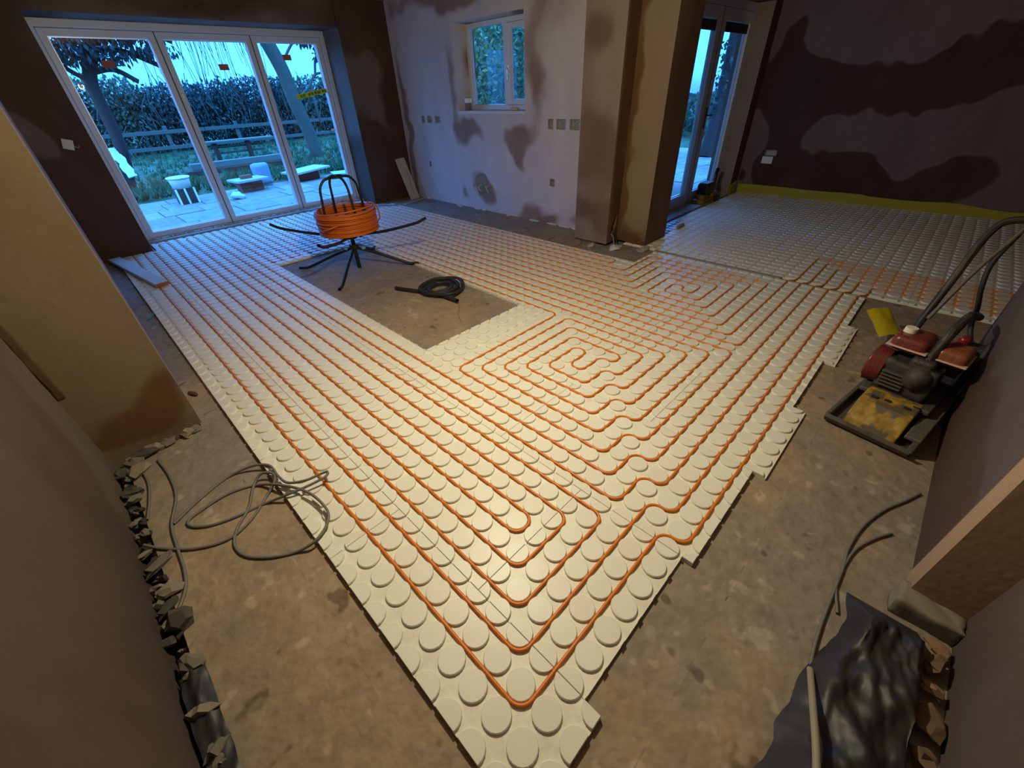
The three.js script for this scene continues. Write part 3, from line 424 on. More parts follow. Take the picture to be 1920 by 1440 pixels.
// ------------------------------------------------------------------ plate compactor
{
  const t = thing('plate_compactor', 'dirty plate compactor with red tank parked by the right wall', 'compactor', [2.163, 0, -0.007], -0.172);
  const grime = (r, g, b, s, amt = 26) => { const tx = dataTex(128, 128, (x, y) => { const n = (fbm(x / 12, y / 12, s, 4) - 0.5) * 2, m = sstep(0.5, 0.62, fbm(x / 26, y / 26, s + 3, 4)); return [lerp(r + n * amt, 84, m * 0.85), lerp(g + n * amt, 76, m * 0.85), lerp(b + n * amt, 66, m * 0.85)]; }); tx.repeat.set(4, 4); return new THREE.MeshStandardMaterial({ map: tx, roughness: 0.62 }); };
  const steel = grime(74, 68, 60, 501), yellow = grime(150, 118, 40, 503, 40), red = grime(120, 30, 27, 505, 20), dark = grime(40, 38, 36, 507, 20), tube = grime(34, 31, 29, 509, 14), grey = grime(96, 90, 82, 511), orangeT = grime(150, 74, 40, 513, 16);
  red.roughness = 0.32; orangeT.roughness = 0.35;
  // cast base plate with turned-up ends
  const prof = new THREE.Shape(); prof.moveTo(0.0, 0.05); prof.lineTo(0.03, 0.012); prof.lineTo(0.08, 0); prof.lineTo(0.52, 0); prof.lineTo(0.6, 0.05); prof.lineTo(0.6, 0.07); prof.lineTo(0.52, 0.022); prof.lineTo(0.08, 0.022); prof.lineTo(0.035, 0.034); prof.lineTo(0.008, 0.068);
  const pg = new THREE.ExtrudeGeometry(prof, { depth: 0.34, bevelEnabled: false });
  part(t, 'base_plate', pg, steel);
  part(t, 'side_rail', merge([rbox(0.05, 0.58, 0.02, 0.1, 0.325, 0.35, 0.008), rbox(0.05, 0.58, 0.085, 0.105, 0.29, 0.35, 0.006)]), grey);
  part(t, 'side_rail', merge([rbox(0.05, 0.58, 0.02, 0.06, -0.006, 0.014, 0.006)]), grey);
  const hood = new THREE.Shape(); hood.moveTo(0.05, 0.022); hood.lineTo(0.07, 0.06); hood.lineTo(0.15, 0.13); hood.lineTo(0.26, 0.145); hood.lineTo(0.27, 0.022);
  part(t, 'exciter_hood', new THREE.ExtrudeGeometry(hood, { depth: 0.2, bevelEnabled: true, bevelSize: 0.006, bevelThickness: 0.006, bevelSegments: 2 }).translate(0, 0, 0.07), yellow, 'worn yellow exciter hood');
  for (const [x, z] of [[0.19, 0.11], [0.2, 0.16], [0.2, 0.235], [0.235, 0.26]]) part(t, 'slot', rbox(x - 0.006, x + 0.006, 0.136, 0.15, z - 0.014, z + 0.014, 0.003), M.gasket);  // solid black bars: shade of the hood openings put into colour
  part(t, 'deck', rbox(0.24, 0.58, 0.12, 0.145, 0.03, 0.31, 0.008), steel);
  part(t, 'engine_block', rough(new THREE.BoxGeometry(0.22, 0.16, 0.2, 10, 8, 10).translate(0.4, 0.22, 0.16), 0.012, 26, 521), dark);
  part(t, 'recoil_cover', merge([new THREE.CylinderGeometry(0.085, 0.095, 0.06, 28).rotateX(Q).translate(0.36, 0.23, 0.035), new THREE.TorusGeometry(0.07, 0.01, 8, 28).translate(0.36, 0.23, 0.003)]), red, 'red recoil starter cover');
  for (let k = 0; k < 5; k++) part(t, 'cooling_fin', rbox(0.27, 0.31, 0.17 + k * 0.018, 0.178 + k * 0.018, 0.07, 0.17, 0.002, 1), steel);
  part(t, 'muffler', rough(new THREE.SphereGeometry(1, 20, 14).scale(0.085, 0.075, 0.06).translate(0.33, 0.25, 0.2), 0.012, 30, 525), dark);
  part(t, 'air_filter', rbox(0.3, 0.4, 0.24, 0.34, 0.14, 0.23, 0.02, 3), dark);
  // fuel tank in two lobes with a pale rolled rim
  const tankL = part(t, 'fuel_tank', rbox(0.33, 0.5, 0.33, 0.41, 0.03, 0.17, 0.03, 4), red, 'red fuel tank');
  part(tankL, 'tank_seam', rbox(0.322, 0.508, 0.352, 0.36, 0.022, 0.178, 0.004, 2), hexm('#c9a79a', 0.5));
  part(tankL, 'filler_cap', new THREE.CylinderGeometry(0.024, 0.026, 0.024, 20).translate(0.41, 0.42, 0.07), mat(0.75, 0.68, 0.6, 0.4));
  const tankR = part(t, 'fuel_tank', rbox(0.35, 0.5, 0.32, 0.4, 0.19, 0.31, 0.03, 4), orangeT, 'faded orange tank lobe');
  part(tankR, 'tank_seam', rbox(0.342, 0.508, 0.342, 0.35, 0.182, 0.318, 0.004, 2), hexm('#c9a79a', 0.5));
  part(t, 'belt', curve([[0.5, 0.34, 0.02], [0.54, 0.36, 0.1], [0.55, 0.36, 0.22], [0.53, 0.34, 0.32]], 0.01, 24), M.rubber);
  part(t, 'rear_guard', rough(new THREE.BoxGeometry(0.11, 0.12, 0.26, 6, 6, 10).translate(0.62, 0.25, 0.17), 0.008, 20, 531), grey);
  part(t, 'choke_knob', rough(new THREE.SphereGeometry(0.026, 14, 10).scale(1, 1.3, 1).translate(0.68, 0.33, 0.24), 0.004, 40, 533), red, 'red plastic knob');
  part(t, 'carburettor', rough(new THREE.BoxGeometry(0.07, 0.07, 0.08, 6, 6, 6).translate(0.72, 0.28, 0.3), 0.01, 40, 535), dark);
  part(t, 'lifting_bar', curve([[0.33, 0.3, 0.19], [0.4, 0.44, 0.2], [0.52, 0.5, 0.21], [0.66, 0.47, 0.22], [0.74, 0.44, 0.23]], 0.019, 30), tube, 'thick dark lifting bar');
  const handle = part(t, 'handle', merge([curve([[0.5, 0.1, 0.055], [0.6, 0.33, 0.056], [0.74, 0.57, 0.066], [0.87, 0.79, 0.078], [0.9, 0.832, 0.1], [0.92, 0.85, 0.16], [0.93, 0.85, 0.26], [0.91, 0.83, 0.34], [0.87, 0.75, 0.355], [0.74, 0.48, 0.345], [0.6, 0.2, 0.322], [0.55, 0.1, 0.32]], 0.0165, 110, 10)]), tube, 'dark bent tube handle');
  part(handle, 'inner_stay', curve([[0.6, 0.42, 0.08], [0.72, 0.65, 0.125], [0.83, 0.79, 0.167], [0.88, 0.84, 0.18]], 0.009, 30), grey);
  part(handle, 'throttle_cable', curve([[0.87, 0.8, 0.17], [0.84, 0.66, 0.15], [0.82, 0.55, 0.17], [0.83, 0.45, 0.2], [0.82, 0.36, 0.22], [0.76, 0.3, 0.26]], 0.011, 40), M.rubber);
  // scraps beside it
  const y = (() => { const p = onY(1637, 628, 0.02), g = new THREE.PlaneGeometry(0.15, 0.22, 10, 12), a = g.attributes.position; for (let k = 0; k < a.count; k++) { const x = a.getX(k), v = a.getY(k); a.setZ(k, 0.05 * Math.cos(x * 16) + 0.02 * fbm(x * 20, v * 14, 541, 3)); } g.computeVertexNormals(); g.rotateX(-Q * 0.75); g.rotateY(-0.9); g.translate(p.x, 0.09, p.z + 0.02); return g; })();
  single('film_scrap', y, new THREE.MeshPhysicalMaterial({ color: '#c9b51f', roughness: 0.25, side: THREE.DoubleSide, transmission: 0.3, thickness: 0, clearcoat: 1 }), 'scrap of yellow plastic film beside the compactor', 'plastic film');
}

// ------------------------------------------------------------------ socket boxes and wall fittings
{
  const steelBox = mat(0.42, 0.42, 0.41, 0.5, { metalness: 0.4 }), wire = mat(0.35, 0.34, 0.34, 0.6);
  // galvanised back box let into the wall: back, four sides, wires curled inside
  const openBox = (w, h, d) => merge([box(d - 0.003, d, -h / 2, h / 2, -w / 2, w / 2), box(0.002, d, h / 2 - 0.003, h / 2, -w / 2, w / 2), box(0.002, d, -h / 2, -h / 2 + 0.003, -w / 2, w / 2), box(0.002, d, -h / 2, h / 2, -w / 2, -w / 2 + 0.003), box(0.002, d, -h / 2, h / 2, w / 2 - 0.003, w / 2)]);
  for (const [z, y, w, h, label] of SOCKETS) {
    const t = thing('socket_box', label, 'socket box', [4.2, y, z], 0, 'unfinished socket boxes in the kitchen wall');
    part(t, 'back_box', openBox(w - 0.001, h - 0.001, 0.05), steelBox);
    part(t, 'wires', merge([curve([[0.045, h * 0.3, -w * 0.2], [0.01, 0, -w * 0.1], [0.012, -h * 0.25, w * 0.1], [0.03, -h * 0.1, w * 0.25]], 0.004, 16, 6), curve([[0.045, h * 0.25, w * 0.2], [0.008, h * 0.05, w * 0.15], [0.02, -h * 0.2, w * 0.3]], 0.004, 16, 6)]), wire);
  }
  const pl = thing('pipe_tails', 'capped water pipe tails sticking out of a broken patch of plaster', 'pipe tails', [4.2, 0.36, -4.74]);
  part(pl, 'broken_plaster', rough(new THREE.SphereGeometry(1, 16, 12).scale(0.012, 0.13, 0.15), 0.02, 14, 551), hexm('#8b7c6c', 0.9));
  for (const z of [-0.13, 0.0, 0.14]) part(pl, 'pipe_tail', curve([[0, -0.02, z], [-0.06, -0.03, z], [-0.085, -0.06 + 0.05 * Math.abs(z) * 5, z + 0.02], [-0.07, -0.1, z + 0.05]], 0.01, 16), hexm('#aab4bc', 0.45));
  // faceplates left hanging
  const fp = thing('faceplate', 'white faceplate hanging by its wire on the garden wall left of the folding doors', 'faceplate', [0.27, 1.13, -6.5], 0, 'white wall plates');
  part(fp, 'plate', rbox(-0.05, 0.035, -0.045, 0.045, 0.02, 0.032, 0.004).rotateY(-0.3).rotateZ(-0.3), M.white);
  part(fp, 'wire', curve([[0.06, -0.01, 0.004], [0.05, -0.03, 0.03], [0.0, 0.0, 0.025]], 0.004, 14, 6), wire);
  const f2 = thing('faceplate', 'white faceplate hanging below its box on the far wall', 'faceplate', [7.25, 0.46, -2.02], 0, 'white wall plates');
  part(f2, 'plate', rbox(-0.03, -0.018, -0.045, 0.045, -0.07, 0.07, 0.004), M.white);
  part(f2, 'back_box', openBox(0.149, 0.069, 0.05).translate(0, 0.085, 0.015), steelBox, 'open metal back box');
}

single('bell_wire', curve([[3.43, H, -6.494], [3.44, 2.3, -6.492], [3.435, 2.16, -6.49], [3.46, 2.1, -6.494]], 0.0035, 20, 6), M.black, 'thin black wire hanging down the garden wall above the folding doors', 'wire');
// ------------------------------------------------------------------ loose things on the floor
{
  const b = thing('leaning_board', 'pale plasterboard offcut leaning in the corner beside the folding doors', 'board', [4.03, 0, -6.235]);
  part(b, 'board', rbox(-0.085, 0.085, 0.0, 0.62, -0.007, 0.007, 0.002).rotateX(-0.36).rotateZ(0.06).translate(0, 0.004, 0), hexm('#b8b2a4', 0.85));
  part(b, 'paper_tear', curve([[0.0, 0.42, -0.14], [0.01, 0.3, -0.092], [-0.005, 0.2, -0.06], [0.015, 0.08, -0.016]].map(p => [p[0], p[1], p[2] + 0.006]), 0.003, 18, 5), hexm('#7d7464', 0.9));
  single('timber_batten', rbox(-0.3, 0.3, 0, 0.02, -0.025, 0.025, 0.004).rotateY(0.25).translate(3.98, 0.0, -6.1), hexm('#a9a092', 0.85), 'pale batten on the floor at the foot of the leaning board', 'batten');
  // plank at the left edge of the panels
  const p0 = onY(222, 494, 0), p1 = onY(312, 541, 0), mid = p0.clone().add(p1).multiplyScalar(0.5), L = p0.distanceTo(p1);
  const pk = thing('plank', 'long pale plank lying over the panel edge by the return wall', 'plank', [mid.x - 0.01, 0.032, mid.z], Math.atan2(-(p1.z - p0.z), p1.x - p0.x));
  part(pk, 'board', rbox(-L / 2, L / 2, 0, 0.03, -0.055, 0.055, 0.003), hexm('#d2cfc8', 0.8));
  part(pk, 'sawn_end', box(L / 2 - 0.001, L / 2 + 0.002, 0.001, 0.029, -0.054, 0.054), hexm('#a5603c', 0.85), 'reddish sawn end');
  single('cable_tie', curve([[278, 600], [287, 590], [288, 578], [279, 572]].map(([x, y]) => onY(x, y, 0.012)), 0.006, 20, 6), hexm('#3f7f83', 0.5), 'bent teal cable tie on the concrete by the return wall', 'cable tie');
  single('leaf_scrap', rough(new THREE.SphereGeometry(1, 12, 8).scale(0.014, 0.008, 0.05).rotateY(0.3), 0.006, 40, 561).translate(onY(363, 740).x, 0.008, onY(363, 740).z), hexm('#5b3424', 0.9), 'curled brown scrap on the concrete beside the return wall', 'debris');
  // grey cable loops at the left
  const cab = pts => pts.map(([x, y, h]) => { const p = onY(x, y, 0.006 + (h || 0)); return p.x > 0.07 && p.x < 0.6 && p.z < -0.2 ? onY(x, y, 0.031 + (h || 0) * 0.5) : p; });
  const grey = hexm('#6d6860', 0.6);
  single('electric_cable', curve(cab([[252, 850], [262, 875], [278, 905], [280, 940], [276, 975]]), 0.0055, 40, 6), grey, 'short grey cable hanging from the foot of the return wall', 'cable', 'grey electric cables');
  single('electric_cable', curve(cab([[296, 862], [318, 893], [330, 930], [322, 985], [332, 1025], [346, 1070], [348, 1100], [338, 1135], [322, 1165]]), 0.006, 70, 6), grey, 'grey cable running down along the left wall', 'cable', 'grey electric cables');
  single('electric_cable', curve(cab([[326, 982, 0], [370, 940], [430, 893], [480, 872], [505, 873], [522, 893, .02], [540, 905, .035], [575, 900, .05], [602, 888, .05], [615, 884, .05], [612, 892, .05], [590, 905, .04], [545, 925, .02], [500, 943], [440, 970], [395, 985], [360, 987], [352, 978], [380, 955], [430, 925], [480, 910], [530, 910, .02], [575, 922, .03], [605, 945, .03], [616, 965, .025], [610, 990, .01], [590, 1015], [555, 1035], [505, 1045], [460, 1042], [440, 1022], [445, 990], [465, 955], [478, 905, .01], [490, 888, .01], [512, 888, .01], [515, 900, .01], [500, 930], [470, 975], [430, 1010], [370, 1028], [300, 1028], [270, 1022]]), 0.006, 320, 6), grey, 'grey cable coiled in loose loops over the edge of the panels', 'cable', 'grey electric cables');
  // right hand cables
  single('electric_cable', curve(cab([[1508, 1500], [1512, 1400], [1516, 1300], [1522, 1235], [1540, 1170], [1565, 1105], [1582, 1060], [1590, 1030], [1620, 985], [1660, 955], [1700, 938], [1725, 925]]), 0.006, 90, 6), grey, 'grey cable running along the floor beside the right wall', 'cable', 'grey electric cables');
  single('electric_cable', curve(cab([[1570, 1150], [1568, 1095], [1582, 1062], [1605, 1030], [1640, 1010], [1672, 1000]]), 0.005, 60, 6), grey, 'thin dark cable lying against the other cable by the right wall', 'cable', 'grey electric cables');
  single('conduit_length', curve([onY(1532, 1480, 0.14), onY(1530, 1400, 0.135), onY(1524, 1320, 0.1), onY(1519, 1255, 0.03)], 0.009, 30, 8), hexm('#8f8672', 0.6), 'cream conduit standing up out of the black plastic sheet', 'conduit');
  // window sill things
  const tin = thing('paint_tin', 'small tin standing on the sill at the left of the small window', 'tin', [4.3, WIN.y0 + 0.034, -5.02]);
  part(tin, 'can', new THREE.CylinderGeometry(0.045, 0.042, 0.085, 20).translate(0, 0.043, 0), hexm('#7b6a5e', 0.6)); part(tin, 'rim', new THREE.CylinderGeometry(0.047, 0.047, 0.05, 20).translate(0, 0.11, 0), M.white, 'white upper band'); part(tin, 'lid', new THREE.CylinderGeometry(0.04, 0.04, 0.004, 20).translate(0, 0.137, 0), M.gasket);
  single('sponge', rbox(-0.03, 0.03, 0, 0.035, -0.05, 0.05, 0.014, 3).translate(4.26, WIN.y0 + 0.034, -4.12), hexm('#c9b08a', 0.9), 'tan sponge on the sill at the right of the small window', 'sponge');
  // tool in its box at the French doors
  const c = onY(1328, 380, 0.03), tb = thing('laser_level', 'dark power tool with yellow parts lying by the French doors', 'tool', [c.x + 0.12, 0.028, -2.43]);
  part(tb, 'body', rbox(-0.16, 0.1, 0.09, 0.24, -0.09, 0.07, 0.03, 3), hexm('#15161a', 0.3));
  part(tb, 'base', merge([rbox(-0.28, 0.2, 0.0, 0.05, -0.08, 0.09, 0.015), rbox(-0.22, -0.06, 0.04, 0.1, -0.05, 0.06, 0.02), rbox(0.02, 0.2, 0.04, 0.11, -0.06, 0.08, 0.02)]), hexm('#8a651d', 0.6), 'mustard yellow base');
  part(tb, 'display', rbox(-0.14, 0.04, 0.24, 0.246, -0.07, 0.05, 0.002), hexm('#b9c7cf', 0.15), 'glossy pale panel');
  part(tb, 'grip', curve([[0.1, 0.1, 0], [0.17, 0.22, 0], [0.19, 0.33, 0], [0.16, 0.38, 0.02]], 0.026, 20), hexm('#1b1b1e', 0.4));
  part(tb, 'battery', rbox(0.04, 0.16, 0.0, 0.06, 0.09, 0.14, 0.01), M.black);
  const dp = onY(1275, 427, 0.02);
  single('twig_scrap', rough(new THREE.CapsuleGeometry(0.02, 0.12, 4, 10).rotateZ(Q), 0.012, 30, 571).translate(dp.x, 0.042, dp.z), hexm('#8d8779', 0.9), 'grey lump of debris on the far room panels beside the column', 'debris');
  // bits of wet plaster along the foot of the kitchen wall and the column
  const dab = hexm('#c9c6c0', 0.9);
  const dabs = [[4.17, -6.05, .05], [4.15, -5.28, .04], [4.13, -5.2, .035], [4.17, -4.85, .07], [4.17, -4.7, .06], [4.16, -4.2, .04], [4.18, -3.75, .09], [4.18, -3.45, .08], [4.18, -3.25, .1], [4.18, -3.05, .08]];
  dabs.forEach(([x, z, r], k) => single('plaster_dab', rough(new THREE.SphereGeometry(1, 12, 8).scale(0.02, 0.014, r), 0.01, 24, 580 + k).translate(x, 0.008, z), dab, `dab of pale plaster at the foot of the kitchen wall, ${ORD[k]} from the corner`, 'plaster dab', 'plaster dabs at the foot of the kitchen wall'));
  [[3.86, -2.3, .1], [3.98, -2.05, .09], [4.1, -1.98, .07], [3.78, -2.55, .06], [4.3, -2.03, .09]].forEach(([x, z, r], k) => single('mortar_lump', rough(new THREE.SphereGeometry(1, 14, 10).scale(r, 0.02, r * 0.55), 0.02, 18, 600 + k).translate(x, 0.01, z), k % 2 ? hexm('#a79e90', 0.9) : dab, ['lump of mortar in front of the column recess', 'tan lump of mortar at the outer corner of the column step', 'pale lump of mortar just right of the column step corner', 'tan lump of mortar before the pink column face', 'pale lump of mortar at the foot of the brown column side'][k], 'mortar lump', 'mortar lumps at the foot of the column'));
  // open hole with a cable at the foot of the column recess
  const hl = thing('chased_cable', 'black cable coming out of the oblong hole at the foot of the column recess', 'cable', [3.866, 0.0, -2.41]);
  part(hl, 'cable', curve([[0.13, 0.01, 0.05], [0.11, 0.06, 0.035], [0.1, 0.16, -0.01], [0.1, 0.2, -0.08]], 0.007, 24, 6), M.rubber);
  part(hl, 'cable', curve([[0.02, 0.008, 0.07], [0.05, 0.03, 0.05], [0.07, 0.1, 0.01], [0.08, 0.13, -0.09]], 0.006, 24, 6), hexm('#8d877c', 0.6), 'grey cable');
  single('cable_ring', curve(Array.from({ length: 14 }, (_, k) => { const a = 0.5 + k / 13 * 4.6; return [3.72 + Math.cos(a) * 0.16, 0.006, -2.88 + Math.sin(a) * 0.2]; }), 0.006, 60, 6), hexm('#877c6a', 0.8), 'loop of brown cord on the concrete at the left of the column', 'cord');
}

// ------------------------------------------------------------------ broken edges at the foot of the near walls
{
  const rub = [hexm('#6f675c', 0.95), hexm('#4a443d', 0.95), hexm('#857a6a', 0.95), hexm('#35302b', 0.95)];
  const chunk = (x, y, z, s, k) => { // angular splinter of mortar or brick: corners pushed about, flat faces
    const g = new THREE.DodecahedronGeometry(s, 0), p = g.attributes.position, sx = rr(0.5, 1.3), sy = rr(0.35, 0.8), sz = rr(0.7, 1.7);
    for (let i = 0; i < p.count; i++) { const X = p.getX(i), Y = p.getY(i), Z = p.getZ(i), key = Math.round(X / s * 40) * 7 + Math.round(Y / s * 40) * 131 + Math.round(Z / s * 40) * 1709, q = 0.6 + 0.75 * hash(key, k, 5); p.setXYZ(i, X * sx * q, Y * sy * q, Z * sz * q); }
    g.rotateY(rr(0, 6)); g.computeVertexNormals(); g.translate(x, y, z); return g;
  };
  // loose rubble in the gap by the left wall
  const gs = [[], [], [], []]; for (let k = 0; k < 150; k++) { const z = rr(-2.4, 0.2); gs[k % 4].push(chunk(rr(-0.405, -0.355), rr(-0.05, 0.012), z, rr(0.012, 0.03), k)); }
  single('rubble', mergeGeometries(gs.map(g => merge(g)), true), rub, 'loose grit filling the gap at the foot of the left wall', 'rubble').userData.kind = 'stuff';
  // larger lumps under the lit end of the return wall
  const bits = [[-0.06, -2.4, .03], [-0.1, -2.39, .035], [-0.15, -2.4, .032], [-0.19, -2.385, .04], [-0.24, -2.39, .034], [-0.29, -2.37, .045], [-0.34, -2.33, .04], [-0.33, -2.25, .035], [-0.37, -2.1, .04], [-0.36, -1.6, .04], [-0.37, -1.45, .035], [-0.355, -1.3, .05], [-0.365, -1.12, .04], [-0.375, -0.95, .04]];
  bits.forEach(([x, z, r], k) => single('rubble_lump', chunk(x, r * 0.35, z, r, 40 + k), rub[[0, 2, 1][k % 3]], k < 8 ? `lump of broken mortar under the return wall end, ${ORD[k]} from its outer corner` : `lump of broken mortar at the left wall, ${ORD[k - 8]} from the return wall`, 'rubble lump', k < 8 ? 'mortar lumps under the return wall' : 'mortar lumps along the left wall'));
  // dark damp membrane strip in the gap at the lower left
  const mem = (() => { const g = new THREE.PlaneGeometry(0.07, 0.75, 8, 40), p = g.attributes.position; g.rotateX(-Q); for (let k = 0; k < p.count; k++) p.setY(k, 0.012 + 0.05 * (fbm(p.getX(k) * 30, p.getZ(k) * 11, 721, 4) - 0.4)); g.computeVertexNormals(); g.translate(-0.372, 0.0, -0.72); return g; })();
  const black = new THREE.MeshPhysicalMaterial({ color: new THREE.Color().setRGB(0.022, 0.021, 0.023), roughness: 0.5, side: THREE.DoubleSide });
  single('membrane_strip', mem, black, 'strip of black damp membrane in the gap at the foot of the left wall', 'membrane');
  // crumpled black sheet at the lower right
  const sheet = (() => {
    const nx = 46, nz = 30, pos = [], idx = [];
    for (let b = 0; b <= nz; b++) for (let a = 0; a <= nx; a++) {
      const u = a / nx, v = b / nz, x = 0.5 + u * 0.76, zc = lerp(0.385, 0.40, u), half = lerp(0.16, 0.10, u) * (0.75 + 0.5 * fbm(u * 5, 1, 731, 3)), z = zc + (v - 0.5) * 2 * half;
      const e = Math.min(1, Math.min(v, 1 - v) * 5, Math.min(u, 1 - u) * 8), y = 0.006 + e * (0.03 + 0.10 * Math.pow(fbm(u * 6, v * 4, 733, 4), 1.4) + 0.02 * Math.abs(fbm(u * 18, v * 13, 737, 3) - 0.5));
      pos.push(x, y, Math.min(z, 0.468));
    }
    for (let b = 0; b < nz; b++) for (let a = 0; a < nx; a++) { const k = b * (nx + 1) + a; idx.push(k, k + nx + 1, k + 1, k + 1, k + nx + 1, k + nx + 2); }
    const g = new THREE.BufferGeometry(); g.setAttribute('position', new THREE.Float32BufferAttribute(pos, 3)); g.setIndex(idx); g.computeVertexNormals(); return g;
  })();
  single('plastic_sheet', sheet, black, 'crumpled black plastic sheet on the floor at the lower right', 'plastic sheet');
  single('concrete_block', rough(new THREE.BoxGeometry(0.09, 0.07, 0.16, 8, 6, 12).translate(1.33, 0.036, 0.47), 0.01, 22, 741), hexm('#7d7464', 0.95), 'broken grey block at the foot of the right jamb', 'block');
  [[1.17, 0.51, .034], [1.08, 0.512, .03], [0.98, 0.51, .036], [1.23, 0.512, .026], [0.88, 0.512, .032]].forEach(([x, z, r], k) => single('brick_fragment', chunk(x, r * 0.4 + 0.02, z, r, 80 + k), k % 2 ? hexm('#8a6a50', 0.95) : hexm('#6d5644', 0.95), `brown brick fragment beside the black sheet, ${ORD[[1, 2, 3, 0, 4][k]]} from the right jamb`, 'rubble lump', 'brick fragments by the black sheet'));
  // timber left in the crack of the return wall
  single('crack_lath', rough(new THREE.BoxGeometry(0.03, 0.36, 0.018, 4, 24, 3).rotateZ(0.02).translate(-0.405, 0.57, -2.452), 0.008, 18, 751), hexm('#4d3c22', 0.95), 'dark strip of exposed lath in the corner by the return wall', 'lath');
}

// ------------------------------------------------------------------ pendant lamp over the panels (above the picture)
{
  const t = thing('pendant_lamp', 'bare bulb hanging from the ceiling over the panels', 'lamp', [LAMP_AT[0], 0, LAMP_AT[2]]);
  part(t, 'ceiling_rose', new THREE.CylinderGeometry(0.05, 0.055, 0.025, 24).translate(0, H - 0.0125, 0), M.white);
  part(t, 'flex', new THREE.CylinderGeometry(0.004, 0.004, H - 0.02 - LAMP_AT[1] - 0.07, 8).translate(0, (H - 0.02 + LAMP_AT[1] + 0.07) / 2, 0), M.white);
  part(t, 'lamp_holder', new THREE.CylinderGeometry(0.018, 0.02, 0.06, 16).translate(0, LAMP_AT[1] + 0.06, 0), M.white);
  part(t, 'bulb', new THREE.SphereGeometry(0.035, 20, 14).translate(0, LAMP_AT[1], 0), new THREE.MeshStandardMaterial({ color: 0xffffff, emissive: new THREE.Color().setRGB(...LAMP_COLOR), emissiveIntensity: 4 })).castShadow = false;
  const l = new THREE.PointLight(new THREE.Color().setRGB(...LAMP_COLOR), LAMP_POWER); l.position.set(0, LAMP_AT[1], 0); l.castShadow = true; l.shadow.radius = 2; l.name = 'bulb_light'; t.add(l);
}
// ------------------------------------------------------------------ the garden outside
const GY = -0.14;
{
  const turf = dataTex(512, 512, (x, y) => { const a = fbm(x / 40, y / 40, 801, 4), b = fbm(x / 5, y / 5, 803, 4), m = sstep(0.45, 0.62, a); const n = (b - 0.5) * 60; return [lerp(40, 74, m) + n * 0.6, lerp(70, 78, m) + n * 0.8, lerp(28, 44, m) + n * 0.4]; });
  turf.repeat.set(0.25, 0.25);
  const g = new THREE.PlaneGeometry(90, 80, 90, 80).rotateX(-Q), p = g.attributes.position, uv = g.attributes.uv;
  for (let k = 0; k < p.count; k++) { const x = p.getX(k) + 15, z = p.getZ(k) - 25; p.setXYZ(k, x, GY - 0.02 - (z > -11.5 ? 0.06 : 0) + (z < -13 ? 0.10 * fbm(x * 0.4, z * 0.4, 805, 3) : 0), z); uv.setXY(k, x, z); }
  g.computeVertexNormals();
  struct('ground_lawn', g, new THREE.MeshStandardMaterial({ map: turf, roughness: 0.95 }), 'rough green lawn');
  // tufts of grass
  const blade = new THREE.BufferGeometry(); const bp = []; for (let k = 0; k < 5; k++) { const a = k * 1.26, c = Math.cos(a), s = Math.sin(a); bp.push(c * 0.012, 0, s * 0.012, -c * 0.012, 0, -s * 0.012, Math.cos(a + 0.9) * 0.05, 0.14, Math.sin(a + 0.9) * 0.05); }
  blade.setAttribute('position', new THREE.Float32BufferAttribute(bp, 3)); blade.computeVertexNormals();
  const tufts = new THREE.InstancedMesh(blade, new THREE.MeshStandardMaterial({ color: 0xffffff, roughness: 0.9, side: THREE.DoubleSide }), 5000), m4 = new THREE.Matrix4(), col = new THREE.Color();
  for (let k = 0; k < 5000; k++) { const z = -11.6 - Math.pow(rnd(), 1.5) * 12, x = rr(-1, 11) * (-z / 14); m4.makeRotationY(rr(0, 6)).scale(V(rr(0.8, 2), rr(0.5, 1.5), rr(0.8, 2))).setPosition(x, GY - 0.02, z); tufts.setMatrixAt(k, m4); col.setRGB(rr(0.025, 0.06), rr(0.06, 0.12), rr(0.02, 0.04)); tufts.setColorAt(k, col); }
  shade(tufts).name = 'grass'; tufts.userData = { label: 'tufts of long green grass on the lawn', category: 'grass', kind: 'stuff' }; scene.add(tufts);
  // stone patio, each slab its own piece
  const tones = ['#877868', '#7c6d5f', '#918272', '#80756a'].map((c, k) => { const t = dataTex(128, 128, (x, y) => { const q = new THREE.Color(c), n = (fbm(x / 14, y / 14, 811 + k, 4) - 0.5) * 44, o = q.getHex(); return [(o >> 16) + n, ((o >> 8) & 255) + n, (o & 255) + n]; }); return new THREE.MeshStandardMaterial({ map: t, roughness: 0.75 }); });
  const patio = structGroup('ground_patio', 'pale stone patio outside the folding doors'), cache = {};
  const lay = (parent, x0, x1, zs, w, seed0) => { let r = 0; for (let q = 0; q < zs.length - 1; q++, r++) { let x = x0 - (r % 2) * w * 0.5; while (x < x1) { const ww = w * (hash(Math.round(x * 10), r, seed0) > 0.6 ? 0.66 : 1), d = zs[q] - zs[q + 1], key = `${ww.toFixed(2)},${d.toFixed(2)}`; cache[key] = cache[key] || new RoundedBoxGeometry(ww - 0.014, 0.04, d - 0.014, 1, 0.006); const s = part(parent, 'slab', cache[key], tones[Math.floor(hash(Math.round(x * 10), r, seed0 + 3) * 4)]); s.position.set(x + ww / 2, GY + 0.012 * (hash(r, Math.round(x * 7), 3) - 0.5), (zs[q] + zs[q + 1]) / 2); x += ww; } } };
  lay(patio, -0.6, 6.5, [-7.16, -7.9, -8.5, -9.25, -9.85, -10.5, -11.0], 0.9, 5);
  const terrace = structGroup('ground_terrace', 'pale stone terrace outside the French doors');
  lay(terrace, 4.75, 12.5, [-2.78, -3.4, -4.1, -4.7, -5.4, -6.0], 0.9, 9);
}
